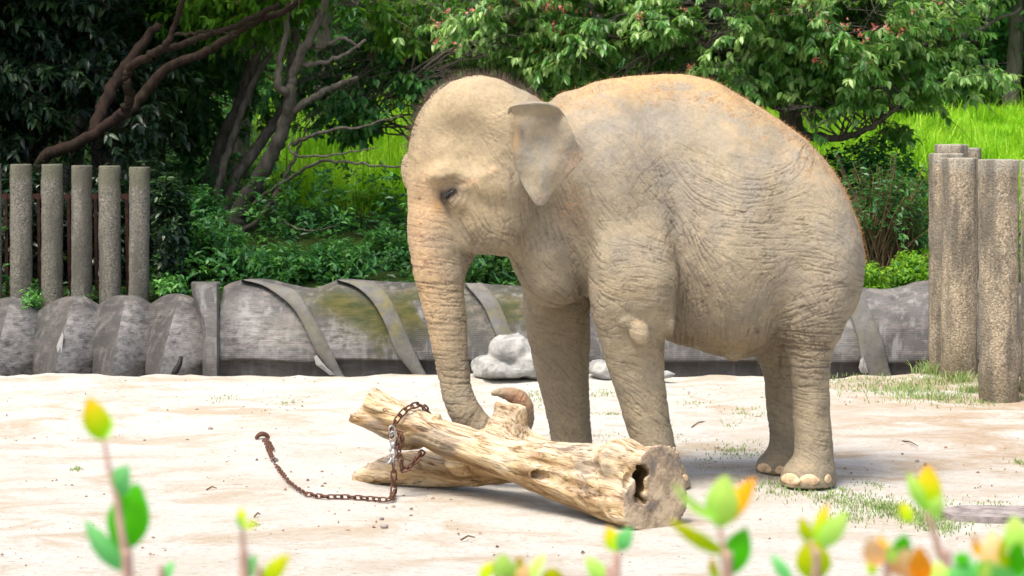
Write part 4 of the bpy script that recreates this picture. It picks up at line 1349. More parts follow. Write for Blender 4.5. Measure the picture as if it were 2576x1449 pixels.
pill = [(2462, 2563, 401, 1012, 17.4, 'thick tan pebbly pillar standing nearest, weeds at its foot'), (2367, 2458, 397, 948, 19.0, 'tan pebbly pillar with dark streaked face, left of the nearest pillar'),
        (2337, 2424, 386, 938, 19.22, 'tan pebbly pillar mostly hidden, leftmost of the cluster'), (2352, 2435, 363, 930, 20.9, 'pale capped pillar rising behind the two left pillars'),
        (2398, 2467, 372, 930, 21.6, 'grey sided pillar seen only as a sliver behind the dark streaked one'), (2569, 2668, 402, 985, 17.9, 'tan pillar cut off by the right edge of the picture')]
for (l, r, t, b, Y, lab) in pill:
    column('round_pillar', lab, 'pillar', 'round pebbly pillars on the right', l, r, t, b, Y, M['pillar'], -.03 if Y < 19.3 else -.5, capz=.075, rough=.010)

# ------------------------------------------------------------------ rocks
def rock(name, label, pts, Y, mat, seed, parent=None):
    """pts: list of ellipsoids (px,py,rx_px,ry_px,depth m)"""
    lo = np.array([9., 99, 9]); hi = -lo
    E = []
    for px, py, rx, ry, d in pts:
        c = np.array(at(px, py, Y)); R = np.array([rx / FPX * Y, d, ry / FPX * Y]); E.append((c, R))
        lo = np.minimum(lo, c - R); hi = np.maximum(hi, c + R)
    f = Field(lo - .06, hi + .06, .022)
    for c, R in E: f.ell(c, R, .03)
    rg = np.random.default_rng(seed); X, Y_, Z = np.meshgrid(*f.ax, indexing='ij', sparse=True)
    c0 = (lo + hi) / 2; hr = (hi - lo) / 2
    for _ in range(26):
        n = rg.normal(0, 1, 3); n[2] = abs(n[2]) * 1.2; n /= np.linalg.norm(n)
        d = rg.uniform(.80, 1.0) * np.linalg.norm(n * hr)
        f.F = np.maximum(f.F, (X - c0[0]) * n[0] + (Y_ - c0[1]) * n[1] + (Z - c0[2]) * n[2] - d).astype(np.float32)
    V, Q = surface_nets(f.F, f.lo, f.h)
    cen = V.mean(0); N = V - cen; N /= np.linalg.norm(N, axis=1)[:, None]
    V = V + N * ((fbm(V, 4, seed, 4) - .5) * .07 + (np.abs(fbm(V, 9, seed + 1, 3) - .5)) * -.10)[:, None]
    o = np_mesh(name, V, Q, mat, parent, True)
    return tag(o, label, 'rock', 'pale rocks at the moat edge')
rock('boulder', 'large pale two-stepped boulder behind the far foreleg', [(1285, 876, 56, 40, .35), (1240, 922, 62, 30, .38), (1330, 912, 82, 44, .36), (1290, 925, 90, 26, .4)], 18.95, M['rock'], 3)
rock('boulder', 'smaller pale boulder showing between the two forelegs', [(1512, 925, 36, 26, .22), (1530, 940, 30, 18, .2)], 18.9, M['rock'], 8)
rock('boulder', 'low flat white stone just right of the near foreleg', [(1672, 941, 26, 8, .14)], 18.7, M['rock'], 12)
# ------------------------------------------------------------------ foliage machinery
def unit(v): return v / (np.linalg.norm(v, axis=-1, keepdims=True) + 1e-9)

def leaf_blades(name, B, D, Nn, L, W, tint, mat, parent=None, hi=True, droop=.15, fold=.18):
    """one mesh of many leaf blades. B base, D direction, Nn upper side"""
    n = len(B); D = unit(D); S = unit(np.cross(D, Nn)); Nn = np.cross(S, D)
    L = L[:, None]; W = W[:, None]
    def p(t, s, h): return B + D * (L * t) + S * (W * s) + Nn * (W * h)
    if hi:
        V = np.stack([p(0, 0, 0), p(.28, -.48, fold), p(.66, -.38, fold - droop), p(1, 0, -2.2 * droop), p(.66, .38, fold - droop), p(.28, .48, fold), p(.5, 0, -.02)], 1)
        k = np.arange(n)[:, None] * 7
        T = np.concatenate([k + np.array([[6, a, b]]) for a, b in ((0, 1), (1, 2), (2, 3), (3, 4), (4, 5), (5, 0))])
        m = 7
    else:
        V = np.stack([p(0, 0, 0), p(.42, -.5, fold), p(1, 0, -droop), p(.42, .5, fold)], 1)
        k = np.arange(n)[:, None] * 4
        T = np.concatenate([k + np.array([[0, 1, 2]]), k + np.array([[0, 2, 3]])])
        m = 4
    return np_mesh(name, V.reshape(-1, 3), T, mat, parent, hi, dict(tint=np.repeat(tint, m)))

def sprays(rg, T, O, k, L, ratio=.42, spread=.55, hang=.5, tint=(.15, .75), twig=.16, leafvar=.3):
    """k leaves round every twig tip T pointing along O"""
    m = len(T)
    O = unit(O)
    tipt = np.repeat(T, k, 0); o = np.repeat(O, k, 0)
    u = rg.random(m * k)
    B = tipt - o * (u * twig)[:, None]
    R = unit(rg.normal(0, 1, (m * k, 3)))
    R = unit(R - o * (R * o).sum(1)[:, None])
    D = unit(o * (1 - spread) + R * spread + np.array([0, 0, -1.]) * (hang * rg.uniform(.5, 1.3, m * k))[:, None])
    Nn = unit(np.array([0, 0, 1.]) + rg.normal(0, .35, (m * k, 3)) + o * .3)
    LL = L * rg.uniform(1 - leafvar, 1 + leafvar, m * k)
    base = np.repeat(rg.uniform(tint[0], tint[1], m), k)
    tt = np.clip(base + rg.normal(0, .10, m * k), 0, .97)
    return B, D, Nn, LL, LL * ratio * rg.uniform(.85, 1.15, m * k), tt

def bough_points(rg, start, ends, twigs, tl, arch=.35, t0=.3):
    """limbs from start points to ends, twigs along them; returns limb paths, twig segments"""
    limbs = []; tw0 = []; tw1 = []
    for s_, e in zip(start, ends):
        s_ = np.array(s_); e = np.array(e)
        mid = (s_ + e) / 2 + np.array([0, 0, arch * np.linalg.norm(e - s_) * rg.uniform(.3, 1.0)]) + rg.normal(0, .08, 3)
        t = np.linspace(0, 1, 9)[:, None]
        P = (1 - t) ** 2 * s_ + 2 * t * (1 - t) * mid + t ** 2 * e
        P[1:-1] += rg.normal(0, .025, (7, 3)) * np.linalg.norm(e - s_)
        limbs.append(P)
        q = rg.uniform(t0, 1, twigs); i = np.clip((q * 8).astype(int), 0, 7); f = (q * 8 - i)[:, None]
        a = P[i] * (1 - f) + P[i + 1] * f
        d = unit(P[i + 1] - P[i]); side = unit(np.cross(d, np.array([0, 0, 1.]))) * rg.choice([-1, 1], twigs)[:, None]
        dd = unit(d * .5 + side * rg.uniform(.3, 1, twigs)[:, None] + rg.normal(0, .3, (twigs, 3)) * np.array([1, 1, .8]))
        l = tl * rg.uniform(.4, 1.2, twigs)[:, None]
        tw0.append(a); tw1.append(a + dd * l + np.array([0, 0, -.12]) * l)
    return limbs, np.vstack(tw0), np.vstack(tw1)

def tubes_fast(name, A, Bp, r0, r1, mat, parent):
    """many straight three-sided twigs in one mesh"""
    n = len(A); d = unit(Bp - A); ref = np.where(abs(d[:, 2:3]) > .9, np.array([[1., 0, 0]]), np.array([[0, 0, 1.]]))
    s1 = unit(np.cross(d, ref)); s2 = np.cross(d, s1)
    V = []
    for P, r in ((A, r0), (Bp, r1)):
        for q in (0, 2.094, 4.188):
            V.append(P + r * (math.cos(q) * s1 + math.sin(q) * s2))
    V = np.stack(V, 1).reshape(-1, 3); k = np.arange(n)[:, None] * 6
    Q = np.concatenate([k + np.array([[a, (a + 1) % 3, (a + 1) % 3 + 3, a + 3]]) for a in range(3)])
    return np_mesh(name, V, Q, mat, parent, True)

def thin(rg, P, O, freq, seed, keep):
    """clumpy gaps in a crown"""
    nz = fbm(P, freq, seed, 2)
    m = nz > np.quantile(nz, 1 - keep)
    return P[m], O[m]

def make_tree(name, label, cat, group, base, trunk_paths, crown_c, crown_r, n_limb, twigs, tl, k, L, lmat, bmat, seed,
              ratio=.42, hang=.5, tint=(.15, .75), hi=True, arch=.25, t0=.3, keep=.8, starts=None, clip=None, flowers=0, limb_r=.03, spread=.55, gap=1.1, shell=.5):
    rg = np.random.default_rng(seed)
    root = empty(name, base, label, cat, group)
    tp = []
    if trunk_paths:
        for P, R in trunk_paths:
            PR = catmull(np.hstack([np.array([tuple(p) for p in P]), np.array(R)[:, None]]), 6)
            PR[1:-1, :3] += rg.normal(0, .008, (len(PR) - 2, 3))
            mb = MB(); mb.tube(PR[:, :3], PR[:, 3], 10)
            mb.build('trunk', bmat, root)
            tp.append(PR)
    crown_c = np.array(crown_c); crown_r = np.array(crown_r)
    d = unit(rg.normal(0, 1, (n_limb, 3))); rad = rg.uniform(shell, 1, n_limb)[:, None]
    ends = crown_c + d * crown_r * rad
    if clip is not None: ends = ends[clip(ends)]
    if starts is None:
        allp = np.vstack([p[len(p) // 3:, :3] for p in tp]) if tp else np.array([crown_c - [0, 0, crown_r[2]]])
        st = allp[rg.integers(0, len(allp), len(ends))]
    else:
        starts = np.array([tuple(s) for s in starts]); st = starts[rg.integers(0, len(starts), len(ends))]
    limbs, a, b = bough_points(rg, st, ends, twigs, tl, arch, t0)
    mb = MB()
    for P in limbs: mb.tube(P, np.linspace(limb_r, limb_r * .25, len(P)), 5, False)
    mb.build('branches', bmat, root)['kind'] = 'stuff'
    T = np.vstack([b, a * .45 + b * .55]); O = np.vstack([b - a, b - a])
    T, O = thin(rg, T, O, gap, seed, keep)
    if clip is not None:
        m = clip(T); T, O = T[m], O[m]
    tw = rg.random(len(a)) < .5
    tubes_fast('twigs', a[tw], b[tw], .005, .002, bmat, root)['kind'] = 'stuff'
    B, D, Nn, LL, W, tt = sprays(rg, T, O, k, L, ratio, spread, hang, tint)
    leaf_blades('crown', B, D, Nn, LL, W, tt, lmat, root, hi)
    if flowers:
        w = np.exp(-(T[:, 1] - T[:, 1].min()) * 2.2) * np.clip(T[:, 2] - 2.0, .05, 2); ii = rg.choice(len(T), flowers, p=w / w.sum()); F = T[ii] + np.array([0, -.03, .05])
        F = np.repeat(F, 7, 0) + rg.normal(0, .026, (flowers * 7, 3))
        Dr = unit(rg.normal(0, 1, (len(F), 3)) + [0, 0, .6])
        leaf_blades('fruit_cluster', F, Dr, unit(rg.normal(0, 1, (len(F), 3))), rg.uniform(.03, .055, len(F)), rg.uniform(.02, .036, len(F)), rg.random(len(F)), M['flower'], root, False)['kind'] = 'stuff'
    return root

def P_(*q): return [at(x, y, Y) for x, y, Y in q]

# ---- 1 the red-limbed evergreen on the left
make_tree('evergreen_tree', 'dark evergreen with twisting reddish limbs arching over the slim posts', 'tree', None, (at(95, 420, 22.6).x, 22.6, .4),
    [(P_((60, 760, 22.7), (80, 520, 22.7), (105, 405, 22.6), (180, 365, 22.4), (235, 338, 22.3), (290, 300, 22.2), (320, 270, 22.1), (328, 235, 22.1), (318, 205, 22.0), (322, 175, 22.0), (350, 155, 21.9), (395, 130, 21.8), (425, 105, 21.7), (440, 70, 21.7), (455, 20, 21.6), (470, -60, 21.5)), [.085, .075, .065, .056, .052, .052, .05, .047, .043, .042, .042, .039, .034, .028, .024, .02]),
     (P_((290, 300, 22.2), (345, 262, 22.35), (385, 205, 22.4), (430, 165, 22.4), (500, 140, 22.4), (560, 105, 22.3), (640, 55, 22.2), (720, 25, 22.1), (800, -40, 22)), [.048, .052, .052, .048, .043, .04, .036, .03, .026]),
     (P_((385, 135, 21.8), (440, 118, 21.9), (500, 95, 22.0), (570, 75, 22.1), (650, 40, 22.1), (700, 10, 22)), [.04, .036, .034, .03, .03, .025]),
     (P_((235, 335, 22.4), (262, 260, 22.6), (300, 190, 22.8), (350, 120, 22.9), (400, 60, 23)), [.06, .065, .06, .05, .04]),
     (P_((438, 88, 21.7), (500, 82, 21.5), (540, 78, 21.4), (600, 92, 21.3)), [.016, .013, .010, .006])],
    (-5.3, 23.9, 2.9), (1.9, 1.1, 2.3), 110, 30, .5, 9, .115, M['lf_ever'], M['bark_red'], 21, ratio=.38, hang=.25, tint=(.05, .85), keep=.75, limb_r=.010, starts=[(-5.5, 24.3, 1.5), (-4.4, 24.4, 3.2), (-5.8, 24.3, 3.5), (-4.9, 24.3, 2.4), (-6.4, 24.2, 2.8)],
    clip=lambda P: (P[:, 1] > 23.0) | (P[:, 0] < -4.9))
make_tree('evergreen_tree', 'second dark evergreen filling the shade between red limbs and grey stems', 'tree', None, (-4.1, 26.2, 1.0),
    [([(-4.1, 26.2, .9), (-4.0, 26.2, 2.2), (-4.1, 26.1, 3.4), (-4.0, 26, 4.6)], [.12, .10, .08, .05])],
    (-4.1, 26.0, 2.9), (1.5, .8, 2.0), 80, 24, .5, 9, .105, M['lf_wood'], M['bark_grey'], 27, ratio=.4, hang=.3, tint=(.0, .8), keep=.8, limb_r=.008, hi=False)
# leafy overhang at the top, reaching in front
make_tree('overhanging_tree', 'tree just out of the picture whose light green twigs hang into the top edge', 'tree', None, (-1.2, 20.9, .4), None,
    (-2.2, 21.4, 3.62), (1.7, .8, .42), 34, 13, .40, 6, .105, M['lf_bright'], M['bark_brown'], 22, ratio=.46, hang=.9, tint=(.05, .6), keep=.55, starts=[(-2.4, 21.6, 4.6), (-1.0, 21.4, 4.7), (-3.4, 21.5, 4.5)], arch=.02, limb_r=.014,
    clip=lambda P: (P[:, 2] > 3.22 + .25 * np.sin(P[:, 0] * 3)) & (P[:, 0] > -3.9))
# ---- 2 pale trunks far left
for i, (pp, rr, lab) in enumerate([([(150, 560, 27), (205, 330, 27), (240, 200, 27), (262, 90, 27), (275, -60, 27)], [.10, .09, .085, .075, .06], 'pale forked trunk at the upper left behind the dark evergreen'),
                              ([(238, 190, 27.05), (290, 100, 27.1), (330, 20, 27.1), (350, -60, 27.1)], [.06, .055, .05, .04], None),
                              ([(60, 500, 28), (95, 200, 28), (110, 60, 28), (118, -60, 28)], [.08, .075, .07, .06], 'narrow pale trunk in the darkness at the far upper left')]):
    if lab:
        rt = empty('slender_tree', tuple(at(pp[0][0], pp[0][1], pp[0][2])), lab, 'tree', 'slender pale trunks in the dark wood')
    mb = MB(); PR = catmull(np.hstack([np.array([tuple(at(*q)) for q in pp]), np.array(rr)[:, None]]), 6); mb.tube(PR[:, :3], PR[:, 3], 9)
    mb.build('trunk', M['bark_pale'], rt)

# ---- 3 the many-stemmed grey tree
gt = [(P_((585, 575, 24.5), (600, 535, 24.5), (640, 470, 24.4), (672, 410, 24.3), (702, 350, 24.2), (722, 290, 24.1), (732, 235, 24.0), (735, 190, 24.0), (765, 120, 23.9), (805, 40, 23.8), (840, -60, 23.7)), [.12, .10, .085, .08, .075, .066, .06, .054, .05, .044, .036]),
      (P_((555, 600, 24.7), (565, 540, 24.7), (590, 455, 24.8), (630, 395, 24.9), (680, 325, 25), (720, 240, 25), (740, 100, 25), (755, -60, 25)), [.08, .068, .06, .06, .056, .052, .045, .04]),
      (P_((500, 560, 25.6), (545, 400, 25.6), (570, 330, 25.6), (605, 265, 25.6), (628, 190, 25.6), (655, 110, 25.6), (690, 20, 25.6), (700, -60, 25.6)), [.09, .08, .08, .078, .07, .066, .062, .058]),
      (P_((553, 590, 24.6), (548, 500, 24.6), (560, 430, 24.6), (590, 330, 24.8), (640, 200, 24.9), (690, 110, 24.9), (705, 20, 24.9)), [.05, .045, .042, .04, .036, .03, .02]),
      (P_((728, 235, 24.0), (700, 215, 23.9), (705, 150, 23.9), (722, 70, 23.9), (720, -40, 23.8)), [.05, .045, .036, .032, .028]),
      (P_((725, 290, 24.1), (790, 245, 24.0), (850, 215, 23.9), (900, 195, 23.8)), [.045, .04, .034, .02]),
      (P_((745, 165, 24.0), (800, 160, 23.9), (860, 140, 23.8), (920, 100, 23.8)), [.03, .026, .022, .015]),
      (P_((770, 115, 24.0), (810, 118, 23.9), (860, 95, 23.8), (905, 120, 23.8)), [.03, .026, .02, .012]),
      (P_((735, 365, 24.1), (800, 335, 24.0), (900, 318, 23.9), (1010, 290, 23.8)), [.024, .02, .014, .008]),
      (P_((612, 545, 24.4), (660, 495, 24.2), (720, 455, 24.0), (770, 425, 23.9), (820, 405, 23.8), (900, 412, 23.7), (1000, 418, 23.6), (1060, 425, 23.5)), [.022, .022, .02, .018, .016, .013, .010, .006]),
      (P_((700, 480, 24.2), (720, 440, 24.2), (745, 390, 24.2), (765, 335, 24.2), (780, 300, 24.2)), [.03, .024, .018, .012, .007]),
      (P_((590, 590, 24.3), (640, 560, 24.2), (700, 480, 24.2)), [.03, .03, .03]),
      (P_((690, 500, 24.0), (705, 545, 23.9), (740, 572, 23.8), (800, 580, 23.7), (850, 565, 23.6)), [.014, .012, .010, .008, .004]),
      (P_((735, 340, 24.1), (730, 380, 23.9), (770, 395, 23.8), (870, 385, 23.7), (950, 370, 23.6)), [.008, .012, .012, .009, .005])]
make_tree('multi_stem_tree', 'grey many-stemmed tree leaning right above the gap of bright meadow', 'tree', None, tuple(at(580, 580, 24.5)), gt,
    (-2.2, 24.6, 3.6), (2.2, 1.2, 1.0), 80, 18, .5, 7, .095, M['lf_bright'], M['bark_grey'], 23, hang=.45, tint=(.0, .55), keep=.65, limb_r=.008, starts=[(-2.2, 24.3, 3.6), (-2.8, 24.9, 3.6), (-1.6, 24, 3.3), (-3.2, 25.2, 3.4)],
    clip=lambda P: (P[:, 2] > 2.75))
# low leafy arms of the same wood in the middle distance, before the meadow
make_tree('spreading_tree', 'small tree with pinkish tips between the grey stems and the elephant forehead', 'tree', None, (-.7, 25.4, 1.0),
    [(P_((1090, 640, 25.4), (1100, 450, 25.4), (1080, 300, 25.3), (1085, 120, 25.3), (1100, -40, 25.3)), [.08, .07, .06, .05, .04])],
    (-1.55, 24.9, 2.42), (1.25, .6, .62), 74, 16, .36, 7, .085, M['lf_mid'], M['bark_grey'], 24, hang=.5, tint=(.1, .95), keep=.6, flowers=22, limb_r=.014, arch=.1,
    clip=lambda P: (P[:, 2] > 1.80) )

# ---- 4 the big drooping tree filling the top right
make_tree('drooping_tree', 'broad tree with layered drooping leaves and pink fruit tips above the elephant back', 'tree', None, (3.1, 24.4, .9),
    [(P_((2010, 640, 24.4), (2000, 400, 24.4), (1985, 250, 24.4), (1960, 120, 24.4), (1975, 20, 24.4), (1990, -80, 24.4)), [.14, .13, .11, .095, .085, .07]),
     (P_((1985, 250, 24.4), (2040, 150, 24.3), (2080, 60, 24.3)), [.05, .045, .035]),
     (P_((1990, 330, 24.4), (2070, 345, 24.1), (2130, 345, 23.9), (2180, 325, 23.7), (2230, 290, 23.6), (2300, 240, 23.5)), [.05, .04, .036, .032, .028, .015]),
     (P_((1975, 200, 24.4), (1800, 120, 24.2), (1650, 110, 24.0), (1480, 80, 23.9)), [.06, .05, .04, .02]),
     (P_((1980, 280, 24.4), (1860, 230, 24.1), (1700, 215, 23.9), (1540, 190, 23.8)), [.05, .04, .03, .012]),
     (P_((2000, 200, 24.4), (2250, 130, 24.0), (2420, 90, 23.8), (2570, 20, 23.7)), [.05, .04, .026, .014]),
     (P_((1640, 170, 24.0), (1560, 110, 23.95), (1500, 50, 23.9), (1475, -10, 23.9)), [.02, .02, .018, .012])],
    (2.75, 24.0, 3.2), (2.9, 1.6, 1.35), 170, 26, .42, 12, .088, M['lf_dog'], M['bark_grey'], 25, ratio=.42, hang=.75, tint=(.08, .92), keep=.70, flowers=110, arch=.30, limb_r=.010, gap=1.9,
    clip=lambda P: (P[:, 2] > 1.80 + .60 * smooth01(P[:, 0], 4.1, 5.3)) & (P[:, 1] > 22.6))
make_tree('fruiting_tree', 'blue green tree with dense pinkish red fruit above the elephant crown', 'tree', None, (.3, 24.9, .9),
    [(P_((1340, 640, 24.9), (1330, 300, 24.9), (1300, 180, 24.9), (1290, 60, 24.8), (1300, -60, 24.8)), [.09, .08, .07, .06, .05]),
     (P_((1320, 240, 24.9), (1400, 190, 24.7), (1500, 150, 24.5)), [.04, .035, .02]),
     (P_((1310, 200, 24.9), (1200, 170, 24.7), (1100, 180, 24.5), (1010, 195, 24.4)), [.04, .03, .022, .01])],
    (.15, 24.3, 3.22), (1.55, .95, .80), 88, 20, .40, 12, .088, M['lf_dog'], M['bark_grey'], 26, ratio=.44, hang=.85, tint=(.15, .98), keep=.66, flowers=130, arch=.2, limb_r=.009, gap=1.9,
    clip=lambda P: P[:, 2] > 2.05 + .25 * smooth01(P[:, 0], -.4, -1.2))

# ---- 5 the wood behind everything
woods = [(-7.5, 27.5), (-5.6, 26.4), (-3.4, 28.5), (-9.5, 31), (-6.2, 32), (-2.8, 33.5), (0.2, 30.5), (1.8, 28.2), (4.2, 33.0), (3.0, 37.5), (-.8, 38.5), (-4.9, 38.6), (6.8, 39.5), (9.5, 39.6), (-9, 38), (1.3, 41.5), (4.6, 42), (8.3, 43), (11.5, 42), (-2.5, 43), (-7, 43), (8.2, 38.2), (7.4, 40.5)]
looks = ['in the dark left corner', 'close behind the red-limbed evergreen', 'behind the grey stems', 'deep in the left shadow', 'beyond the pale trunks', 'seen through the grey stems', 'behind the fruiting tree', 'behind the elephant crown', 'behind the middle of the drooping tree',
         'far behind the elephant rump', 'far behind the elephant forehead', 'far beyond the pale trunks', 'at the head of the meadow on the right', 'at the right end above the meadow', 'at the far left rear', 'in the last row behind the elephant neck', 'in the last row behind the elephant back', 'in the last row above the pillars', 'in the last row at the right edge', 'in the last row behind the grey stems', 'in the last row on the left', 'at the top right where the meadow ends', 'behind the tree at the meadow head']
for i, ((x, y), lk) in enumerate(zip(woods, looks)):
    z0 = float(hill_z(np.array([x]), np.array([y]))[0]); far = y > 36
    h = 3.6 if not far else 4.2
    lowc = 1.1 if far else 2.6
    meadow_right = x > 5.5
    L = .13 if not far else .17
    make_tree('woodland_tree', 'dense dark green woodland tree ' + lk, 'tree', 'woodland trees behind the enclosure', (x, y, z0),
        [([(x, y, z0 - .1), (x + .1, y, z0 + 1.6), (x - .1, y + .1, z0 + h), (x, y, z0 + h + 1.5)], [.15, .12, .09, .05])],
        (x, y, z0 + lowc + 1.2), (1.9, 1.2, 1.9 if not far else 2.2), 62, 13, .7, 7, L, M['lf_wood' if i % 3 else 'lf_mid'], M['bark_grey'], 100 + i, hang=.35, tint=(.0, .8), hi=False, keep=.85, limb_r=.02, t0=.25,
        clip=(lambda P, y=y, x=x: P[:, 2] > (2.0 if (y < 36 and x > -4.5) else -9)))
# ---- canopy trees added over the left side, crowns out of view, to keep that corner dark
for i, (x, y, rx) in enumerate([(-6.5, 23.5, 3.0), (-4.4, 24.2, 2.2), (-7.5, 28, 3.2), (-10.5, 25, 3)]):
    z0 = float(hill_z(np.array([x]), np.array([y]))[0])
    make_tree('shade_canopy_tree', 'added shade tree with its crown unseen above the picture ' + ['over the slim posts', 'over the red-limbed evergreen', 'over the back left wood', 'beyond the left edge'][i], 'tree', 'added shade trees crowned above the picture', (x, y + 1.0, z0),
        [([(x, y + 1.0, z0 - .1), (x, y + 1, z0 + 3), (x, y, z0 + 6)], [.2, .17, .12])],
        (x, y, 5.9), (rx, 2.2, 1.1), 60, 12, .9, 6, .26, M['lf_wood'], M['bark_grey'], 200 + i, hi=False, keep=.95, hang=.3, limb_r=.03, t0=.2, clip=lambda P: P[:, 2] > 4.3)

# ------------------------------------------------------------------ shrubs behind the wall
def shrub(label, px0, px1, top, Y, mat, L, n, seed, group='shrubs along the top of the wall', k=7, tint=(.1, .8), depth=.5, hang=.25, ratio=.42, hi=True, low=735, name='shrub', stems=True):
    rg = np.random.default_rng(seed)
    a = at(px0, top, Y); b = at(px1, top, Y); zb = at(px0, low, Y).z
    n = int(n * 1.7)
    c = ((a.x + b.x) / 2, Y, (a.z + zb) / 2)
    r = ((b.x - a.x) / 2, depth, (a.z - zb) / 2 + .03)
    root = empty(name, (c[0], Y, zb - .1), label, 'shrub', group)
    d = unit(rg.normal(0, 1, (n, 3))); rad = rg.uniform(.45, 1, n)[:, None]
    T = np.array(c) + d * np.array(r) * rad
    O = unit(d + np.array([0, 0, .6]) + rg.normal(0, .3, (n, 3)))
    T, O = thin(rg, T, O, 3.0, seed, .78)
    B, D, Nn, LL, W, tt = sprays(rg, T, O, k, L, ratio, .6, hang, tint, twig=.13)
    leaf_blades('foliage', B, D, Nn, LL, W, tt, mat, root, hi)
    if stems:
        m = rg.random(len(T)) < .25
        A = np.array([[c[0], Y, zb - .1]]) + rg.normal(0, .12, (m.sum(), 3)) * [r[0] * 2, 1, .2]
        tubes_fast('stems', A, T[m], .006, .002, M['bark_grey'], root)['kind'] = 'stuff'
    return root
sh = [('dark broad-leaved bush filling the corner right of the last grey post', 372, 480, 430, 22.0, 'lf_ever', .085, 330, (.1, .98)),
      ('deep green bush standing behind the last grey post', 290, 470, 395, 23.2, 'lf_ever', .085, 420, (.1, .9)),
      ('mid green bush left of the grey stems', 440, 590, 470, 23.3, 'lf_mid', .08, 420, (.0, .7)),
      ('low bright seedling bush at the foot of the last grey post', 375, 470, 690, 21.4, 'lf_mid', .06, 90, (.5, .95)),
      ('fine-leaved bush below the grey stems', 450, 640, 540, 22.4, 'lf_mid', .06, 430, (.1, .8)),
      ('fresh green bush under the bare low branches', 620, 800, 615, 22.2, 'lf_mid', .07, 460, (.2, .95)),
      ('lush bush with pointed leaves above the second wave of the wall', 760, 930, 600, 22.5, 'lf_mid', .07, 470, (.25, .95)),
      ('olive green feathery bush left of the trunk', 880, 1040, 560, 23.0, 'lf_mid', .06, 480, (.1, .8)),
      ('dark bush directly behind the trunk', 1010, 1120, 500, 23.5, 'lf_wood', .07, 300, (.2, .9)),
      ('shaded bush showing under the elephant chin', 1120, 1340, 560, 22.6, 'lf_wood', .06, 420, (.2, 1)),
      ('low shadowed bush on the bank below the meadow gap', 660, 900, 520, 24.8, 'lf_mid', .07, 420, (.0, .6)),
      ('rounded leafy bush at the lower edge of the meadow gap', 800, 1080, 470, 26.2, 'lf_bright', .08, 520, (.15, .8)),
      ('bright leafy bush at the far side of the meadow gap', 640, 820, 430, 27.0, 'lf_bright', .08, 380, (.3, .9)),
      ('low bright green bush beside the elephant rump', 2130, 2245, 660, 21.6, 'lf_bright', .055, 200, (.2, .9)),
      ('low bright green bush left of the pillars', 2230, 2350, 635, 21.7, 'lf_bright', .06, 220, (.2, .9)),
      ('shadowed bush behind the brown canes', 2060, 2350, 335, 23.8, 'lf_mid', .08, 800, (.0, .7)),
      ('leafy bush filling the gap between rump and leftmost pillar', 2140, 2330, 430, 23.0, 'lf_wood', .075, 480, (.2, .95)),
      ('dark bush hidden behind the elephant hip', 1960, 2200, 380, 24.6, 'lf_wood', .09, 380, (.1, .8)),
      ('grey green bush on the bank hidden behind the elephant legs', 1480, 1980, 640, 22.2, 'lf_mid', .08, 300, (.1, .8)),
      ('little bright fern at the foot of the second grey post', 60, 110, 722, 20.95, 'lf_mid', .05, 34, (.5, .95)),
      ('tiny bright sprig between the third and fourth grey posts', 205, 226, 738, 20.95, 'lf_mid', .04, 8, (.6, .95)),
      ('dark undergrowth behind the first grey posts', -60, 220, 400, 22.3, 'lf_ever', .09, 620, (.0, .5)),
      ('dark undergrowth behind the middle grey posts', 150, 370, 410, 22.4, 'lf_ever', .09, 520, (.0, .6))]
for i, (lab, a, b, t, Y, mt, L, n, ti) in enumerate(sh):
    shrub(lab, a, b, t, Y, M[mt], L, n, 300 + i, tint=ti, hi=Y < 23.6, low=775 if Y < 21.2 else (745 if Y < 24 else 640))
# leafy ground cover on all shaded soil
rg = np.random.default_rng(61); n = 15000
Y = 21.4 + (40 - 21.4) * rg.random(n) ** 1.25; X = rg.uniform(-1, 1, n) * Y * .36
m = lush(X, Y) < .5 + .4 * rg.random(n); X, Y = X[m], Y[m]; hh = fbm(np.stack([X, Y, 0 * X], 1), .8, 19, 3)
T = np.stack([X, Y, hill_z(X, Y) + rg.uniform(.02, .5, len(X)) * (.2 + 1.3 * smooth01(hh, .4, .65))], 1)
B, D, Nn, LL, W, tt = sprays(rg, T, rg.normal(0, .5, T.shape) + [0, 0, 1.], 6, .085, .45, .6, .3, (.0, .8), twig=.14)
n = 12000; Y2 = rg.uniform(38, 66, n); X2 = rg.uniform(-1, 1, n) * Y2 * .36
T2 = np.stack([X2, Y2, hill_z(X2, Y2) + rg.uniform(0, 1.6, n)], 1)
B2, D2, N2, L2, W2, t2 = sprays(rg, T2, rg.normal(0, .5, T2.shape) + [0, 0, 1.], 5, .26, .45, .6, .3, (.0, .55), twig=.3)
B, D, Nn, LL, W, tt = [np.concatenate(q) for q in ((B, B2), (D, D2), (Nn, N2), (LL, L2), (W, W2), (tt, t2))]
tag(leaf_blades('undergrowth', B, D, Nn, LL, W, tt, M['lf_mid'], None, False), 'leafy undergrowth covering the shaded bank behind the wall', 'undergrowth', kind='stuff')
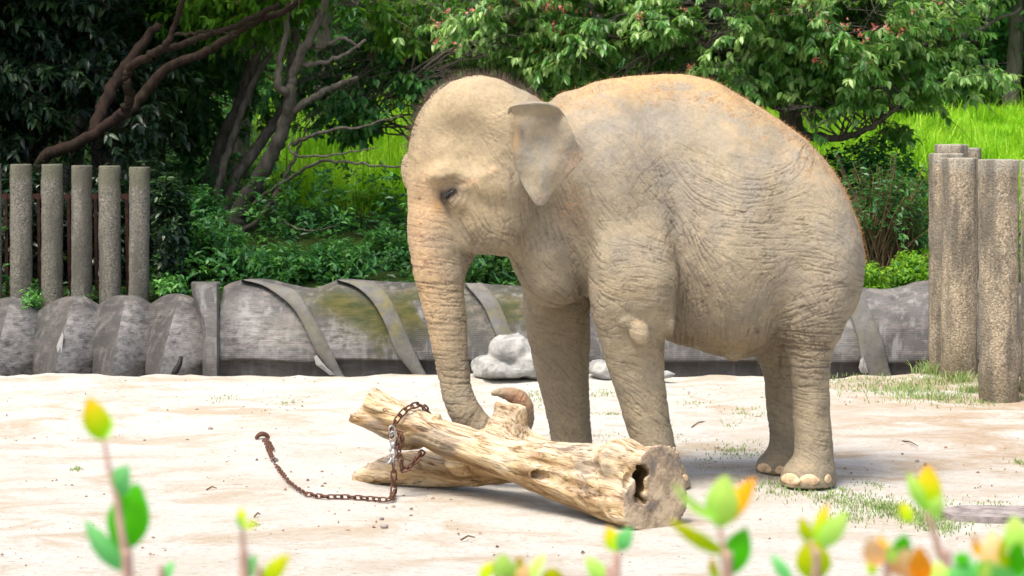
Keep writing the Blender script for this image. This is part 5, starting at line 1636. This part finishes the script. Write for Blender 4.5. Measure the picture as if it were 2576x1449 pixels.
# brown canes bush
rg = np.random.default_rng(77)
root = empty('cane_bush', tuple(at(2215, 705, 22.4)), 'bush of bare brown canes fanning up between rump and pillars', 'shrub')
n = 150
A = np.array([tuple(at(2215, 705, 22.4))]) + rg.normal(0, 1, (n, 3)) * [.09, .07, .02]
dx = rg.normal(0, .36, n); hgt = rg.uniform(.5, 1.25, n)
Bm = A + np.stack([dx * .45, rg.normal(0, .1, n), hgt * .55], 1); Bt = A + np.stack([dx * 1.1, rg.normal(0, .2, n), hgt], 1)
tubes_fast('cane', A, Bm, .008, .0065, M['bark_brown'], root)['kind'] = 'stuff'
tubes_fast('cane', Bm, Bt, .0065, .003, M['bark_brown'], root)['kind'] = 'stuff'
mb = MB(); mb.tube(P_((2245, 690, 22.2), (2290, 672, 22.1), (2330, 640, 22.0)), [.02, .016, .01], 7); mb.build('branch', M['bark_brown'], root)
T = np.vstack([Bt, Bt * .6 + Bm * .4]); O = np.vstack([Bt - Bm] * 2)
B, D, Nn, LL, W, tt = sprays(rg, T, O, 6, .07, .4, .6, .4, (.1, .7)); leaf_blades('foliage', B, D, Nn, LL, W, tt, M['lf_mid'], root, False)

# ------------------------------------------------------------------ meadow grass, turf, weeds
def blades(name, X, Y, Z, H, wd, mat, seed, tint=(.1, .95), lean=.35, tn=None):
    rg = np.random.default_rng(seed); n = len(X)
    B = np.stack([X, Y, Z], 1); az = rg.uniform(0, 6.28, n); ln = rg.uniform(.05, lean, n) * H
    d = np.stack([np.cos(az), np.sin(az), 0 * az], 1); s_ = np.stack([-np.sin(az), np.cos(az), 0 * az], 1) * np.asarray(wd).reshape(-1, 1)
    up = np.array([0, 0, 1.])
    M1 = B + up * (H * .6)[:, None] + d * (ln * .4)[:, None]; T = B + up * (H * .95)[:, None] + d * (ln * 1.4)[:, None]
    V = np.stack([B - s_, B + s_, M1 + s_ * .8, M1 - s_ * .8, T], 1).reshape(-1, 3); k = np.arange(n)[:, None] * 5
    o = np_mesh(name, V, [k + np.array([[0, 1, 2, 3]]), k + np.array([[3, 2, 4]])], mat, None, True, dict(tint=np.repeat(np.clip(rg.uniform(*tint, n) if tn is None else tn, 0, .97), 5)))
    return tag(o, kind='stuff')
rg = np.random.default_rng(5)
n = 270000
X = rg.uniform(-6, 13.5, n); Y = rg.uniform(23, 38.2, n)
lu = lush(X, Y); dens = fbm(np.stack([X, Y, 0 * X], 1), .9, 71, 3)
m = (lu > rg.random(n)) & (abs(X) < Y * .36) & (((X > 2.4)) | (rg.random(n) < .55))
X, Y = X[m], Y[m]; dens = dens[m]
H = rg.uniform(.12, .42, len(X)) * (.3 + 1.5 * smooth01(dens, .3, .7)) * (1 + 1.0 * (rg.random(len(X)) < .04))
tg = blades('meadow_grass', X, Y, hill_z(X, Y) - .03, H, rg.uniform(.006, .013, len(X)), M['grass'], 6, (.05, .95), .6, tn=smooth01(fbm(np.stack([X, Y * .6, 0 * X], 1), 2.2, 83, 3), .28, .72) * .6 + rg.uniform(-.1, .4, len(X)))
tag(tg, 'tall bright green meadow grass on the slope behind the trees', 'grass')
# sparse turf on the sand
spots = [(555, 1003, 22, 3), (728, 1012, 20, 3), (1340, 990, 26, 3), (1345, 1010, 30, 3), (1520, 985, 32, 3), (1525, 1104, 40, 5), (1545, 1040, 26, 3), (1710, 1102, 22, 5), (1500, 1045, 20, 3), (1690, 1070, 16, 3), (192, 1180, 10, 5), (1960, 1225, 50, 8), (2080, 1248, 36, 5),
         (2150, 1265, 60, 8), (2220, 1275, 40, 9), (2250, 1282, 25, 10), (2300, 1300, 36, 9), (2350, 1318, 40, 11), (2140, 1300, 26, 6), (2420, 1290, 60, 6), (2520, 1285, 50, 5), (1840, 1135, 40, 5), (1900, 1110, 20, 5), (2110, 975, 60, 4), (2200, 970, 70, 8), (2280, 985, 60, 12),
         (2340, 960, 30, 12), (1890, 1040, 50, 4), (1250, 925, 40, 4), (1490, 985, 30, 3), (2570, 1165, 14, 6), (2380, 1000, 60, 10), (1740, 1010, 30, 2), (2180, 1215, 18, 3), (2210, 1222, 14, 3), (640, 1320, 12, 5), (2120, 1230, 10, 4), (1830, 1070, 30, 4), (1950, 1150, 30, 3), (1780, 1165, 30, 3)]
X, Y, H = [], [], []
for px, py, rx, h in spots:
    c = on_ground(px, py); r = rx / FPX * c.y; nn = int(10 + rx * h * .7)
    q = rg.normal(0, .85, (nn, 2)); X += list(c.x + q[:, 0] * r); Y += list(c.y + q[:, 1] * r * 2.2); H += list(rg.uniform(.3, 1, nn) * h * 1.6 / FPX * c.y)
X, Y, H = map(np.array, (X, Y, H)); m = Y < LIP - .05
tag(blades('ground_grass', X[m], Y[m], 0 * X[m] - .008, H[m] + .008, .0035, M['turf'], 9, (.1, .9), 1.2), 'sparse patches of short grass scattered over the pale sand', 'grass')
# weeds round the pillar feet
X, Y, H = [], [], []
for px, py, rx, h, nn in [(2350, 945, 40, 34, 240), (2415, 960, 40, 26, 260), (2440, 985, 30, 20, 140), (2575, 985, 16, 34, 200), (2490, 1012, 40, 10, 160), (2555, 1005, 30, 16, 120), (2380, 935, 30, 40, 160)]:
    c = on_ground(px, py); r = rx / FPX * c.y
    q = rg.normal(0, .55, (nn, 2)); X += list(c.x + q[:, 0] * r); Y += list(np.minimum(c.y + q[:, 1] * r, LIP - .03)); H += list(rg.uniform(.25, 1, nn) * h / FPX * c.y * 1.5)
X, Y, H = map(np.array, (X, Y, H))
tag(blades('pillar_weeds', X, Y, 0 * X - .01, H, .0042, M['turf'], 10, (.2, .97), .8), 'tangled weeds and dry stalks round the pillar feet', 'weeds')
# ------------------------------------------------------------------ the log
def build_log():
    f = Field((-1.02, 11.55, -.04), (1.02, 13.75, .86), .0105)
    def ch(rows, k=.05, cut=False, n=5):
        A = np.array([[*at(px, py, Y), r / FPX * Y] for px, py, r, Y in rows])
        A = catmull(A, n); f.chain(A[:, :3], A[:, 3], k, cut)
    # main stem
    ch([(1820, 1262, 78, 11.80), (1640, 1258, 78, 12.05), (1590, 1248, 78, 12.12), (1500, 1216, 76, 12.28), (1400, 1190, 68, 12.45), (1300, 1160, 54, 12.65), (1200, 1128, 46, 12.85), (1110, 1098, 43, 13.0), (1045, 1068, 41, 13.08), (990, 1040, 36, 13.16), (945, 1010, 30, 13.22), (932, 1000, 27, 13.24)], .02)
    ch([(1770, 1182, 58, 11.9), (1612, 1176, 62, 12.08), (1560, 1178, 62, 12.16), (1480, 1180, 58, 12.32), (1400, 1176, 50, 12.45)], .08)
    ch([(1760, 1260, 60, 11.8), (1600, 1265, 64, 11.98), (1540, 1250, 62, 12.1), (1460, 1215, 52, 12.3)], .06)
    # second prong
    ch([(1040, 1092, 38, 13.10), (970, 1070, 32, 13.2), (915, 1046, 27, 13.26), (893, 1038, 25, 13.28)], .03)
    ch([(1030, 1098, 30, 13.08), (1000, 1112, 18, 13.06)], .03)
    # low branch lying on the sand
    ch([(1330, 1175, 44, 12.75), (1250, 1170, 46, 12.98), (1190, 1178, 45, 13.12), (1120, 1181, 44, 13.24), (1040, 1178, 43, 13.34), (970, 1184, 36, 13.40), (925, 1196, 26, 13.42), (900, 1205, 17, 13.42)], .03)
    # stub behind which the trunk curls
    ch([(1262, 1120, 62, 12.82), (1272, 1085, 54, 12.86), (1284, 1055, 44, 12.88), (1287, 1034, 40, 12.89), (1288, 1020, 36, 12.89)], .05)
    ch([(1330, 1105, 26, 12.84), (1370, 1118, 18, 12.75), (1420, 1128, 12, 12.6)], .05)
    ch([(1262, 1040, 22, 12.88), (1258, 1018, 13, 12.88), (1257, 1010, 9, 12.88)], .015)
    # burls and swellings
    f.ell(at(1165, 1160, 13.05), (.11, .09, .08), .05); f.ell(at(1560, 1165, 12.1), (.12, .13, .12), .05); f.ell(at(1590, 1290, 12.0), (.11, .12, .10), .05)
    f.ell(at(1690, 1285, 11.95), (.09, .12, .10), .04); f.ell(at(1098, 1048, 13.0), (.035, .03, .025), .02)
    # flutes along the stem, notch beneath the butt
    ch([(1500, 1176, 8, 12.06), (1420, 1180, 9, 12.22), (1340, 1160, 6, 12.44)], .05, True)
    ch([(1540, 1243, 9, 11.88), (1450, 1226, 11, 12.10), (1340, 1190, 7, 12.44)], .05, True)
    ch([(1400, 1150, 8, 12.25), (1300, 1130, 9, 12.50), (1180, 1105, 7, 12.72)], .03, True)
    ch([(1655, 1345, 12, 11.6), (1652, 1345, 14, 12.2)], .02, True)
    # oblique saw cut
    nrm = np.array([.56, -.82, .06]); nrm /= np.linalg.norm(nrm); p0 = np.array(at(1638, 1238, 11.93)) - nrm * .035
    X, Y, Z = np.meshgrid(*f.ax, indexing='ij', sparse=True)
    f.F = np.maximum(f.F, (X - p0[0]) * nrm[0] + (Y - p0[1]) * nrm[1] + (Z - p0[2]) * nrm[2]).astype(np.float32)
    for e, n2 in ((at(926, 996, 13.24), (-.86, .25, .42)), (at(889, 1036, 13.28), (-.93, .25, .25)), (at(1288, 1016, 12.89), (.18, .0, .98))):
        n2 = np.array(n2) / np.linalg.norm(n2); e = np.array(e)
        d = (X - e[0]) * n2[0] + (Y - e[1]) * n2[1] + (Z - e[2]) * n2[2]
        near_ = ((X - e[0]) ** 2 + (Y - e[1]) ** 2 + (Z - e[2]) ** 2) < .14 ** 2
        f.F = np.where(near_, np.maximum(f.F, d), f.F).astype(np.float32)
    # rot hollow
    ax = np.array([-.30, .95, .02])
    co = np.array([0, 0, CAM_H])
    def on_cut(px, py):
        d = np.array(at(px, py, 12.0)) - co; return co + d * (((p0 - co) @ nrm) / (d @ nrm))
    for (px, py, r, dl) in ((1616, 1182, 12, .12), (1612, 1203, 18, .2), (1614, 1228, 19, .22), (1608, 1250, 17, .2), (1624, 1192, 10, .12), (1622, 1262, 9, .1)):
        a = on_cut(px, py) - ax * .06; f.chain(np.array([a, a + ax * (.06 + dl)]), np.array([r, r * .7]) / FPX * 11.9, .015, True)
    V, Q = surface_nets(f.F, f.lo, f.h)
    me = bpy.data.meshes.new('t'); me.from_pydata([], [], [])
    # normals
    def normals(V, Q):
        n = np.cross(V[Q[:, 2]] - V[Q[:, 0]], V[Q[:, 3]] - V[Q[:, 1]]); N = np.zeros_like(V)
        for i in range(4): np.add.at(N, Q[:, i], n)
        return unit(N)
    N = normals(V, Q)
    main = unit(np.array(at(1000, 1040, 13.15)) - np.array(at(1640, 1226, 12.05)))
    up = np.array([0, 0, 1.]); s1 = unit(np.cross(main, up)); s2 = np.cross(s1, main)
    rel = V - p0
    s = rel @ main; a = rel @ s1; b = rel @ s2
    low = (V[:, 2] < .24) & (s > .95)
    g = np.stack([s, a, b], 1)
    cutd = rel @ nrm; cut = smooth01(cutd, -.012, -.004) * (np.abs(N @ nrm) > .6)
    hol = np.zeros(len(V)); 
    face = (cutd < -.02) & (cutd > -.45) & ((N @ nrm) > -2)
    dist = np.linalg.norm(np.cross(V - on_cut(1614, 1222), unit(ax)), axis=1)
    hol = ((dist < .10) & face).astype(float) * smooth01(cutd, -.015, -.05)
    # fibres, cracks
    gw = np.stack([s * 1.1 + .05 * a, a * 9, b * 9], 1)
    fib = fbm(gw, 1.6, 91, 4) - .5; fib2 = fbm(g * np.array([2.5, 30, 30]), 1.2, 93, 3) - .5
    big = fbm(V, 6, 95, 3) - .5
    crack = smooth01(np.abs(fbm(g * np.array([1.6, 13, 13]), 1.1, 97, 2) - .5), .035, .0) 
    dsp = fib * .030 + fib2 * .009 + big * .026 - crack * .010
    butt = smooth01(cutd, -.30, -.05)
    dsp = dsp + butt * (fbm(V * np.array([1, 1, 1.3]), 7, 101, 3) - .5) * .11 * (1 - hol)
    V = V + N * (dsp * (1 - cut) + (fbm(V, 26, 99, 3) - .5) * .010 * cut)[:, None]
    V[:, 2] = np.maximum(V[:, 2], -.012)
    upface = smooth01(N[:, 2], -.2, .8)  # mask for the paler colour on upward faces
    root = empty('chained_log', (0.1, 12.7, 0), 'pale weathered forked log with hollow sawn butt, wrapped by a rusty chain', 'log')
    np_mesh('forked_stem', V, Q, M['log'], root, True, dict(grain=g, upface=upface, cut=cut, hollow=hol))
build_log()

# ------------------------------------------------------------------ chain
def make_link():
    mb = MB(); L, Wd, r = .0235, .0125, .0046
    pts = []
    for i in range(12):
        a = i / 12 * 2 * math.pi
        pts.append((math.cos(a) * Wd * .62 + (L - Wd * .62) * (1 if math.cos(a) > 0 else -1) * min(1, abs(math.cos(a)) * 2.2), math.sin(a) * Wd, 0))
    P = np.array(pts); k = 6; T = unit(np.roll(P, -1, 0) - np.roll(P, 1, 0)); A = np.cross(T, np.array([0, 0, 1.]))
    an = np.arange(k) / k * 6.2832
    V = P[:, None] + r * (np.cos(an)[None, :, None] * A[:, None] + np.sin(an)[None, :, None] * np.array([0, 0, 1.]))
    i = np.arange(12)[:, None] * k; i2 = ((np.arange(12) + 1) % 12)[:, None] * k; j = np.arange(k)[None]; j2 = (j + 1) % k
    mb.add(V.reshape(-1, 3), np.stack([i + j, i2 + j, i2 + j2, i + j2], -1).reshape(-1, 4))
    return mb
chain_root = empty('chain', tuple(on_ground(690, 1160)), 'rusty chain running over the sand from the buried ring and round the log', 'chain')
_lk = make_link().build('link', M['rust'], None)
_lk.parent = chain_root
_first = [True]
rgc = random.Random(3)
def lay(P, roll0=0.0, pitch=.040, jit=.3, wire=1.22):
    P = catmull(np.array([tuple(p) for p in P]), 10)
    s = np.concatenate([[0], np.cumsum(np.linalg.norm(np.diff(P, axis=0), axis=1))])
    n = max(2, int(s[-1] / pitch)); u = (np.arange(n) + .5) / n * s[-1]
    for q, x in enumerate(u):
        c = Vector([np.interp(x, s, P[:, i]) for i in range(3)]); c2 = Vector([np.interp(min(x + .01, s[-1]), s, P[:, i]) for i in range(3)]); c1 = Vector([np.interp(max(x - .01, 0), s, P[:, i]) for i in range(3)])
        d = (c2 - c1).normalized()
        if _first[0]: o = _lk; _first[0] = False
        else: o = _lk.copy(); COL.objects.link(o)
        o.parent = chain_root
        from mathutils import Matrix, Quaternion
        up = Vector((0, 0, 1)) if abs(d.z) < .8 else Vector((0, -1, 0))
        y = up.cross(d).normalized(); z = d.cross(y)
        R = Matrix((d, y, z)).transposed()
        roll = roll0 + (math.pi / 2 if q % 2 else 0) + rgc.uniform(-jit, jit)
        R = R @ Matrix.Rotation(roll, 3, 'X')
        o.matrix_local = Matrix.Translation(c - chain_root.location) @ R.to_4x4() @ Matrix.Scale(wire, 4)
def G_(px, py, z=.016): return on_ground(px, py, z)
lay([G_(664, 1106, .034), G_(671, 1118, .022), G_(678, 1136, .016), G_(688, 1158, .018)], .5, wire=1.05, pitch=.045); lay([G_(672, 1106, .034), G_(682, 1120, .02), G_(686, 1132, .016)], 1.2, wire=1.0, pitch=.05)
lay([G_(693, 1168), G_(708, 1188), G_(724, 1208), G_(745, 1226), G_(772, 1243)], .15, wire=.95, pitch=.046, jit=.5)
lay([G_(772, 1243), G_(815, 1249), G_(870, 1250), G_(930, 1254), G_(968, 1257), G_(984, 1255)], .7, wire=1.05, pitch=.038)
lay([G_(986, 1254, .02), at(990, 1235, 12.94), at(991, 1205, 12.93), at(989, 1168, 12.93)], .3, jit=.1)
lay([at(983, 1098, 12.99), at(990, 1072, 12.99), at(1006, 1046, 13.0), at(1028, 1026, 13.02), at(1050, 1019, 13.06), at(1068, 1026, 13.10), at(1080, 1040, 13.16)], .3)
lay([at(990, 1082, 12.96), at(1000, 1096, 12.95), at(1002, 1110, 12.95), at(996, 1122, 12.95)], .9, wire=1.2); lay([at(1006, 1090, 12.97), at(1008, 1104, 12.96), at(999, 1112, 12.95)], .2)
lay([at(1000, 1108, 12.94), at(1006, 1150, 12.93), at(1015, 1182, 12.93), at(1036, 1168, 12.95), at(1052, 1150, 12.99), at(1064, 1136, 13.05)], .5, jit=.15)
# steel swivel and hook
sw = MB(); Yh_ = 12.93
def ringat(mb, px, py, Y, rx, rz, r, tilt=0.0):
    c = np.array(at(px, py, Y)); a = np.linspace(0, 2 * math.pi, 19)
    P = np.stack([c[0] + rx * np.cos(a) * math.cos(tilt), c[1] + rx * np.cos(a) * math.sin(tilt), c[2] + rz * np.sin(a)], 1); mb.tube(P, r, 8, False)
ringat(sw, 986, 1082, Yh_, .020, .024, .006, .5); ringat(sw, 988, 1101, Yh_, .017, .034, .0065, .3)
sw.tube([at(989, 1112, Yh_), at(989, 1120, Yh_), at(989, 1128, Yh_)], [.014, .017, .013], 10); ringat(sw, 988, 1138, Yh_, .015, .030, .0062, .3)
sw.tube([at(986, 1148, Yh_), at(983, 1158, Yh_), at(976, 1168, Yh_ - .01), at(972, 1163, Yh_ - .015)], [.007, .008, .007, .003], 8)
sw.tube([at(988, 1150, Yh_), at(990, 1160, Yh_), at(992, 1172, Yh_)], [.006, .006, .005], 8)
sw.build('swivel_hook', M['steel'], chain_root)
mb = MB(); ringat(mb, 690, 1160, on_ground(690, 1160).y - .02, .022, .016, .007, .3); mb.build('joining_shackle', M['steel'], chain_root)
# buried anchor ring
c = on_ground(656, 1116); mb = MB(); a = np.linspace(-.25, math.pi + .25, 16)
mb.tube(np.stack([c.x + .010 + .038 * np.cos(a), c.y + .02 * np.cos(a), .026 + .038 * np.sin(a)], 1), np.interp(a, [0, 1.5, 3.2], [.013, .017, .012]), 10)
tag(mb.build('anchor_ring', M['rust']), 'thick half-buried rusty ring holding the end of the chain', 'ring')

# ------------------------------------------------------------------ stones, slab, crumbs
mb = MB(); P0 = G_(2352, 1298, 0); zz = .022
cor = [G_(2355, 1296, 0), G_(2420, 1284, 0), G_(2760, 1288, 0), G_(2740, 1322, 0), G_(2460, 1314, 0), G_(2395, 1310, 0)]
m_ = len(cor); tp = [c + Vector((0, 0, .03)) for c in cor]; bt = [c + Vector((0, 0, -.03)) for c in cor]
mb.add(tp + bt, [[0, 1, 2, 3], [0, 3, 4, 5]] + [[i, (i + 1) % m_, m_ + (i + 1) % m_, m_ + i] for i in range(m_)])
tag(mb.build('plank', M['slab'], None, False), 'worn grey plank lying flat on the sand at the lower right', 'plank')
stones = [(967, 1327, 20, 8, 'flat brown pebble in front of the low branch, left of the sand ripple'), (960, 1307, 12, 6, 'small grey pebble just behind the flat brown one'), (2327, 1171, 9, 7, 'dark round pebble, front one of the pair right of the hind feet'),
          (2307, 1161, 11, 6, 'pale pebble, rear one of the pair right of the hind feet'), (530, 1080, 14, 6, 'dark crumb of soil in the left middle of the sand'), (1500, 1195, 10, 6, 'pebble behind the log near its butt')]
for i, (px, py, w, h, lab) in enumerate(stones[:5]):
    c = on_ground(px, py); rw = w / FPX * c.y / 2; rh = h / FPX * c.y / 2 * 1.4
    mb = MB(); G = []; rg_ = np.random.default_rng(i)
    for q in range(8):
        th = q / 7 * math.pi
        G.append([(c.x + rw * math.sin(th) * math.cos(p) * (1 + .15 * math.sin(3 * p + i)), c.y + rw * .8 * math.sin(th) * math.sin(p), rh * .5 + rh * math.cos(th)) for p in np.linspace(0, 6.2832, 13)])
    mb.grid(G); tag(mb.build('pebble', M['rock'] if i in (3,) else M['slab']), lab, 'pebble', 'loose pebbles on the sand')
# crumbs of dirt and gravel
rg = np.random.default_rng(15); n = 7500
X = rg.uniform(-4.2, 4.3, n); Y = 8.2 + (LIP - .3 - 8.2) * rg.random(n) ** .8
cl = fbm(np.stack([X, Y * 1.6, 0 * X], 1), 1.3, 55, 3); m = cl > np.quantile(cl, .55); X, Y = X[m], Y[m]; n = len(X)
s_ = .0025 + .010 * rg.random(n) ** 6
base = np.array([[1, 0, 0], [0, 1, 0], [-1, 0, 0], [0, -1, 0], [0, 0, .8]], float)
V = (np.stack([X, Y, 0 * X], 1)[:, None] + base[None] * s_[:, None, None] * rg.uniform(.6, 1.5, (n, 5, 1)))
k = np.arange(n)[:, None] * 5
T = np.concatenate([k + np.array([[i, (i + 1) % 4, 4]]) for i in range(4)])
tag(np_mesh('gravel_crumbs', V.reshape(-1, 3), T, m_flat('dark_crumbs', (.22, .15, .10), .9, 6, .5), None, False), 'crumbs of dirt and grit scattered over the sand', 'grit', kind='stuff')
# dead twigs
tw = [((2270, 1110), (2310, 1122)), ((640, 1300), (655, 1294)), ((1740, 1075), (1775, 1060)), ((1160, 1358), (1195, 1352)), ((520, 1232), (545, 1228))]
for i, (a, b) in enumerate(tw):
    p, q = G_(*a, .008), G_(*b, .012); mb = MB(); mb.tube([p, (p + q) / 2 + Vector((0, .02, .012)), q], [.006, .005, .003], 5)
    tag(mb.build('twig', M['bark_brown']), ['brown twig right of the hind legs', 'little dead twig left of the chain', 'bent twig between the fore and hind legs', 'short twig in front of the log', 'bit of twig left of the anchor ring'][i], 'twig', 'fallen twigs on the sand')

# ------------------------------------------------------------------ young shoots close to the camera
def fore_mat(name, a, b, tr=.5):
    a = tuple(min(.92, x * 1.25) for x in a); b = tuple(min(.92, x * 1.2) for x in b)
    k = NT(name, .6, .2); t = k.attr('tint')
    c = k.mix(t.outputs['Fac'], a, b); v = k.noise(k.obj(), 60, 3)
    c = k.mix(k.ramp(v, [(.3, .25), (.6, 0.)]), c, tuple(x * .7 for x in a)); k.base(c)
    s = k.n('ShaderNodeBsdfTranslucent'); k.l(c, s.inputs[0]); ms = k.n('ShaderNodeMixShader'); ms.inputs[0].default_value = tr
    k.l(k.b.outputs[0], ms.inputs[1]); k.l(s.outputs[0], ms.inputs[2]); k.l(ms.outputs[0], k.out.inputs[0]); return k.m
LC = dict(green=fore_mat('young_green_leaf', (.05, .36, .002), (.07, .42, .003)), olive=fore_mat('yellow_green_leaf', (.32, .52, .002), (.55, .50, .002)), amber=fore_mat('amber_tipped_leaf', (.26, .56, .003), (.74, .36, .002)),
          orange=fore_mat('orange_leaf', (.74, .44, .002), (.80, .28, .002)), pale=fore_mat('pale_green_leaf', (.34, .68, .09), (.52, .74, .16)), teal=fore_mat('blue_green_leaf', (.10, .46, .11), (.22, .60, .20)), salmon=fore_mat('salmon_leaf', (.80, .40, .16), (.85, .56, .30)),
          red=fore_mat('red_orange_leaf', (.82, .22, .003), (.84, .34, .02)))
stem_m = m_flat('pinkish_stem', (.46, .30, .24), .6, 30, .2)
def sprig(label, Y, stem, leaves, down=True):
    root_p = at(stem[-1][0], stem[-1][1], Y)
    zb = 0.0
    root = empty('young_shoot', (root_p.x, Y, zb), label, 'shoot', 'young hedge shoots close to the camera')
    pts = [at(x, y, Y) for x, y in stem]; pts.append(Vector((root_p.x * .98, Y + .02, max(root_p.z - .35, .9)))); pts.append(Vector((root_p.x * .97, Y + .06, .0)))
    A = catmull(np.array([tuple(p) for p in pts]), 8); mb = MB(); mb.tube(A, np.linspace(.0018, .007, len(A)), 8); mb.build('stem', stem_m, root)
    for n, (bx, by, tx, ty, w, colr, tw_) in enumerate(leaves):
        yo = .02 * math.sin(n * 2.1 + Y * 9)
        b = np.array(at(bx, by, Y)); t = np.array(at(tx, ty, Y + yo)); L = np.linalg.norm(t - b); d = (t - b) / L
        view = unit(np.array([0, 1, -.05])); side = unit(np.cross(d, view)); nr = np.cross(side, d)
        ca, sa = math.cos(tw_), math.sin(tw_); side, nr = side * ca + nr * sa, nr * ca - side * sa
        hw = w / FPX * Y / 2 / max(.5, abs(ca)); G = []
        for i in range(11):
            u = i / 10; wv = math.sin(math.pi * min(1, u * .97 + .03) ** .85) ** .8 if u < 1 else .02
            row = []
            for j in range(7):
                v = (j - 3) / 3
                row.append(b + d * L * u + side * hw * wv * v + nr * (hw * .25 * wv * abs(v) ** 1.3 - L * .10 * math.sin(u * math.pi) + .0012 * math.sin(u * 30) * abs(v)))
            G.append(row)
        mb = MB(); mb.grid(G); ti = np.repeat(np.linspace(0, 1, 11) ** 1.3, 7)
        mb.build('leaf', LC[colr], root, True, dict(tint=ti))
sprig('tall shoot at the left with a big green leaf and an amber leaf on top', 2.15, [(261, 1104), (272, 1170), (290, 1235), (303, 1320), (316, 1400), (322, 1470)],
      [(261, 1106, 221, 998, 74, 'amber', .2), (262, 1104, 280, 1046, 34, 'pale', .8), (291, 1240, 324, 1172, 62, 'teal', .4), (306, 1382, 346, 1213, 112, 'green', .15), (314, 1436, 212, 1308, 62, 'teal', .5)])
sprig('thin shoot with a small yellow tip, right of the tall left one', 2.2, [(609, 1322), (611, 1370), (614, 1410), (615, 1470)],
      [(609, 1324, 606, 1276, 28, 'olive', .3), (611, 1326, 650, 1316, 16, 'olive', .9), (606, 1330, 600, 1300, 14, 'teal', .6), (615, 1462, 642, 1394, 40, 'teal', .5)])
sprig('olive leaf tip poking up beside the thin yellow-tipped shoot', 2.1, [(655, 1470), (652, 1500)], [(655, 1476, 730, 1392, 48, 'olive', .3)])
sprig('single small blue green leaf at the lower edge left of the thin shoot', 2.2, [(408, 1468), (408, 1500)], [(406, 1466, 437, 1410, 30, 'teal', .4)])
sprig('low cluster of pale and olive tips below the low branch of the log', 2.25, [(1270, 1470), (1272, 1500)],
      [(1212, 1462, 1238, 1412, 34, 'olive', .3), (1275, 1468, 1262, 1392, 62, 'pale', .2), (1312, 1440, 1306, 1396, 24, 'amber', .4), (1330, 1470, 1370, 1392, 26, 'pale', .7), (1387, 1475, 1396, 1428, 62, 'olive', .2), (1300, 1480, 1330, 1420, 50, 'salmon', .4)])
sprig('two-leaved shoot standing in front of the sawn butt of the log', 2.25, [(1553, 1384), (1550, 1430), (1550, 1475)],
      [(1553, 1386, 1526, 1324, 44, 'amber', .2), (1556, 1384, 1590, 1326, 40, 'teal', .5)])
sprig('pale green leaf left of the two-leaved shoot', 2.15, [(1530, 1475), (1530, 1500)], [(1532, 1470, 1472, 1400, 48, 'pale', .3), (1528, 1478, 1505, 1440, 34, 'teal', .4)])
sprig('bright shoot right of the butt with an orange leaf and a lime leaf', 2.05, [(1810, 1326), (1818, 1370), (1826, 1420), (1828, 1475)],
      [(1809, 1326, 1826, 1192, 84, 'pale', .25), (1812, 1322, 1900, 1200, 54, 'orange', .3), (1806, 1312, 1690, 1212, 26, 'pale', .9), (1823, 1394, 1680, 1304, 40, 'olive', .3), (1830, 1444, 1878, 1326, 74, 'green', .2), (1800, 1460, 1792, 1400, 26, 'amber', .6)])
sprig('lime shoot with a round lower leaf below the hind feet', 2.1, [(2040, 1360), (2046, 1400), (2052, 1475)],
      [(2035, 1362, 2014, 1300, 34, 'olive', .2), (2052, 1362, 2082, 1266, 34, 'amber', .4), (2062, 1376, 2134, 1286, 54, 'pale', .3), (2054, 1462, 2036, 1352, 92, 'olive', .15), (1990, 1462, 1940, 1394, 34, 'teal', .3)])
sprig('shoot with an amber leaf standing in front of the turf at the lower right', 2.2, [(2331, 1286), (2345, 1330), (2366, 1400), (2380, 1475)],
      [(2334, 1290, 2334, 1168, 70, 'amber', .2), (2326, 1280, 2284, 1186, 34, 'pale', .5), (2340, 1300, 2372, 1250, 40, 'pale', .5), (2292, 1312, 2266, 1264, 34, 'olive', .3)])
sprig('salmon and orange young leaves in the lower right cluster', 2.0, [(2230, 1440), (2228, 1500)],
      [(2212, 1424, 2186, 1352, 62, 'salmon', .2), (2236, 1412, 2210, 1346, 32, 'orange', .3), (2262, 1408, 2278, 1342, 48, 'green', .2), (2288, 1462, 2276, 1376, 66, 'salmon', .3), (2196, 1450, 2192, 1380, 28, 'olive', .5), (2245, 1445, 2256, 1392, 42, 'salmon', .4), (2250, 1420, 2240, 1370, 40, 'pale', .4)])
sprig('strong red orange leaf beside the salmon cluster', 1.95, [(2318, 1468), (2316, 1500)], [(2320, 1470, 2310, 1372, 62, 'red', .15), (2350, 1480, 2360, 1410, 50, 'pale', .4)])
sprig('crowded yellow green and peach leaves in the lower right corner', 1.95, [(2500, 1460), (2502, 1500)],
      [(2460, 1400, 2450, 1342, 22, 'orange', .3), (2500, 1440, 2496, 1332, 66, 'salmon', .2), (2560, 1400, 2552, 1296, 66, 'pale', .2), (2556, 1452, 2562, 1362, 56, 'green', .3), (2440, 1470, 2425, 1392, 46, 'teal', .3), (2405, 1420, 2436, 1392, 36, 'green', .4), (2530, 1440, 2520, 1352, 24, 'olive', .6), (2475, 1470, 2462, 1410, 50, 'green', .4), (2420, 1475, 2398, 1422, 60, 'teal', .3), (2540, 1476, 2500, 1424, 60, 'teal', .3), (2370, 1476, 2392, 1430, 46, 'pale', .3), (2580, 1480, 2590, 1400, 60, 'teal', .2), (2505, 1480, 2482, 1404, 70, 'pale', .3)])
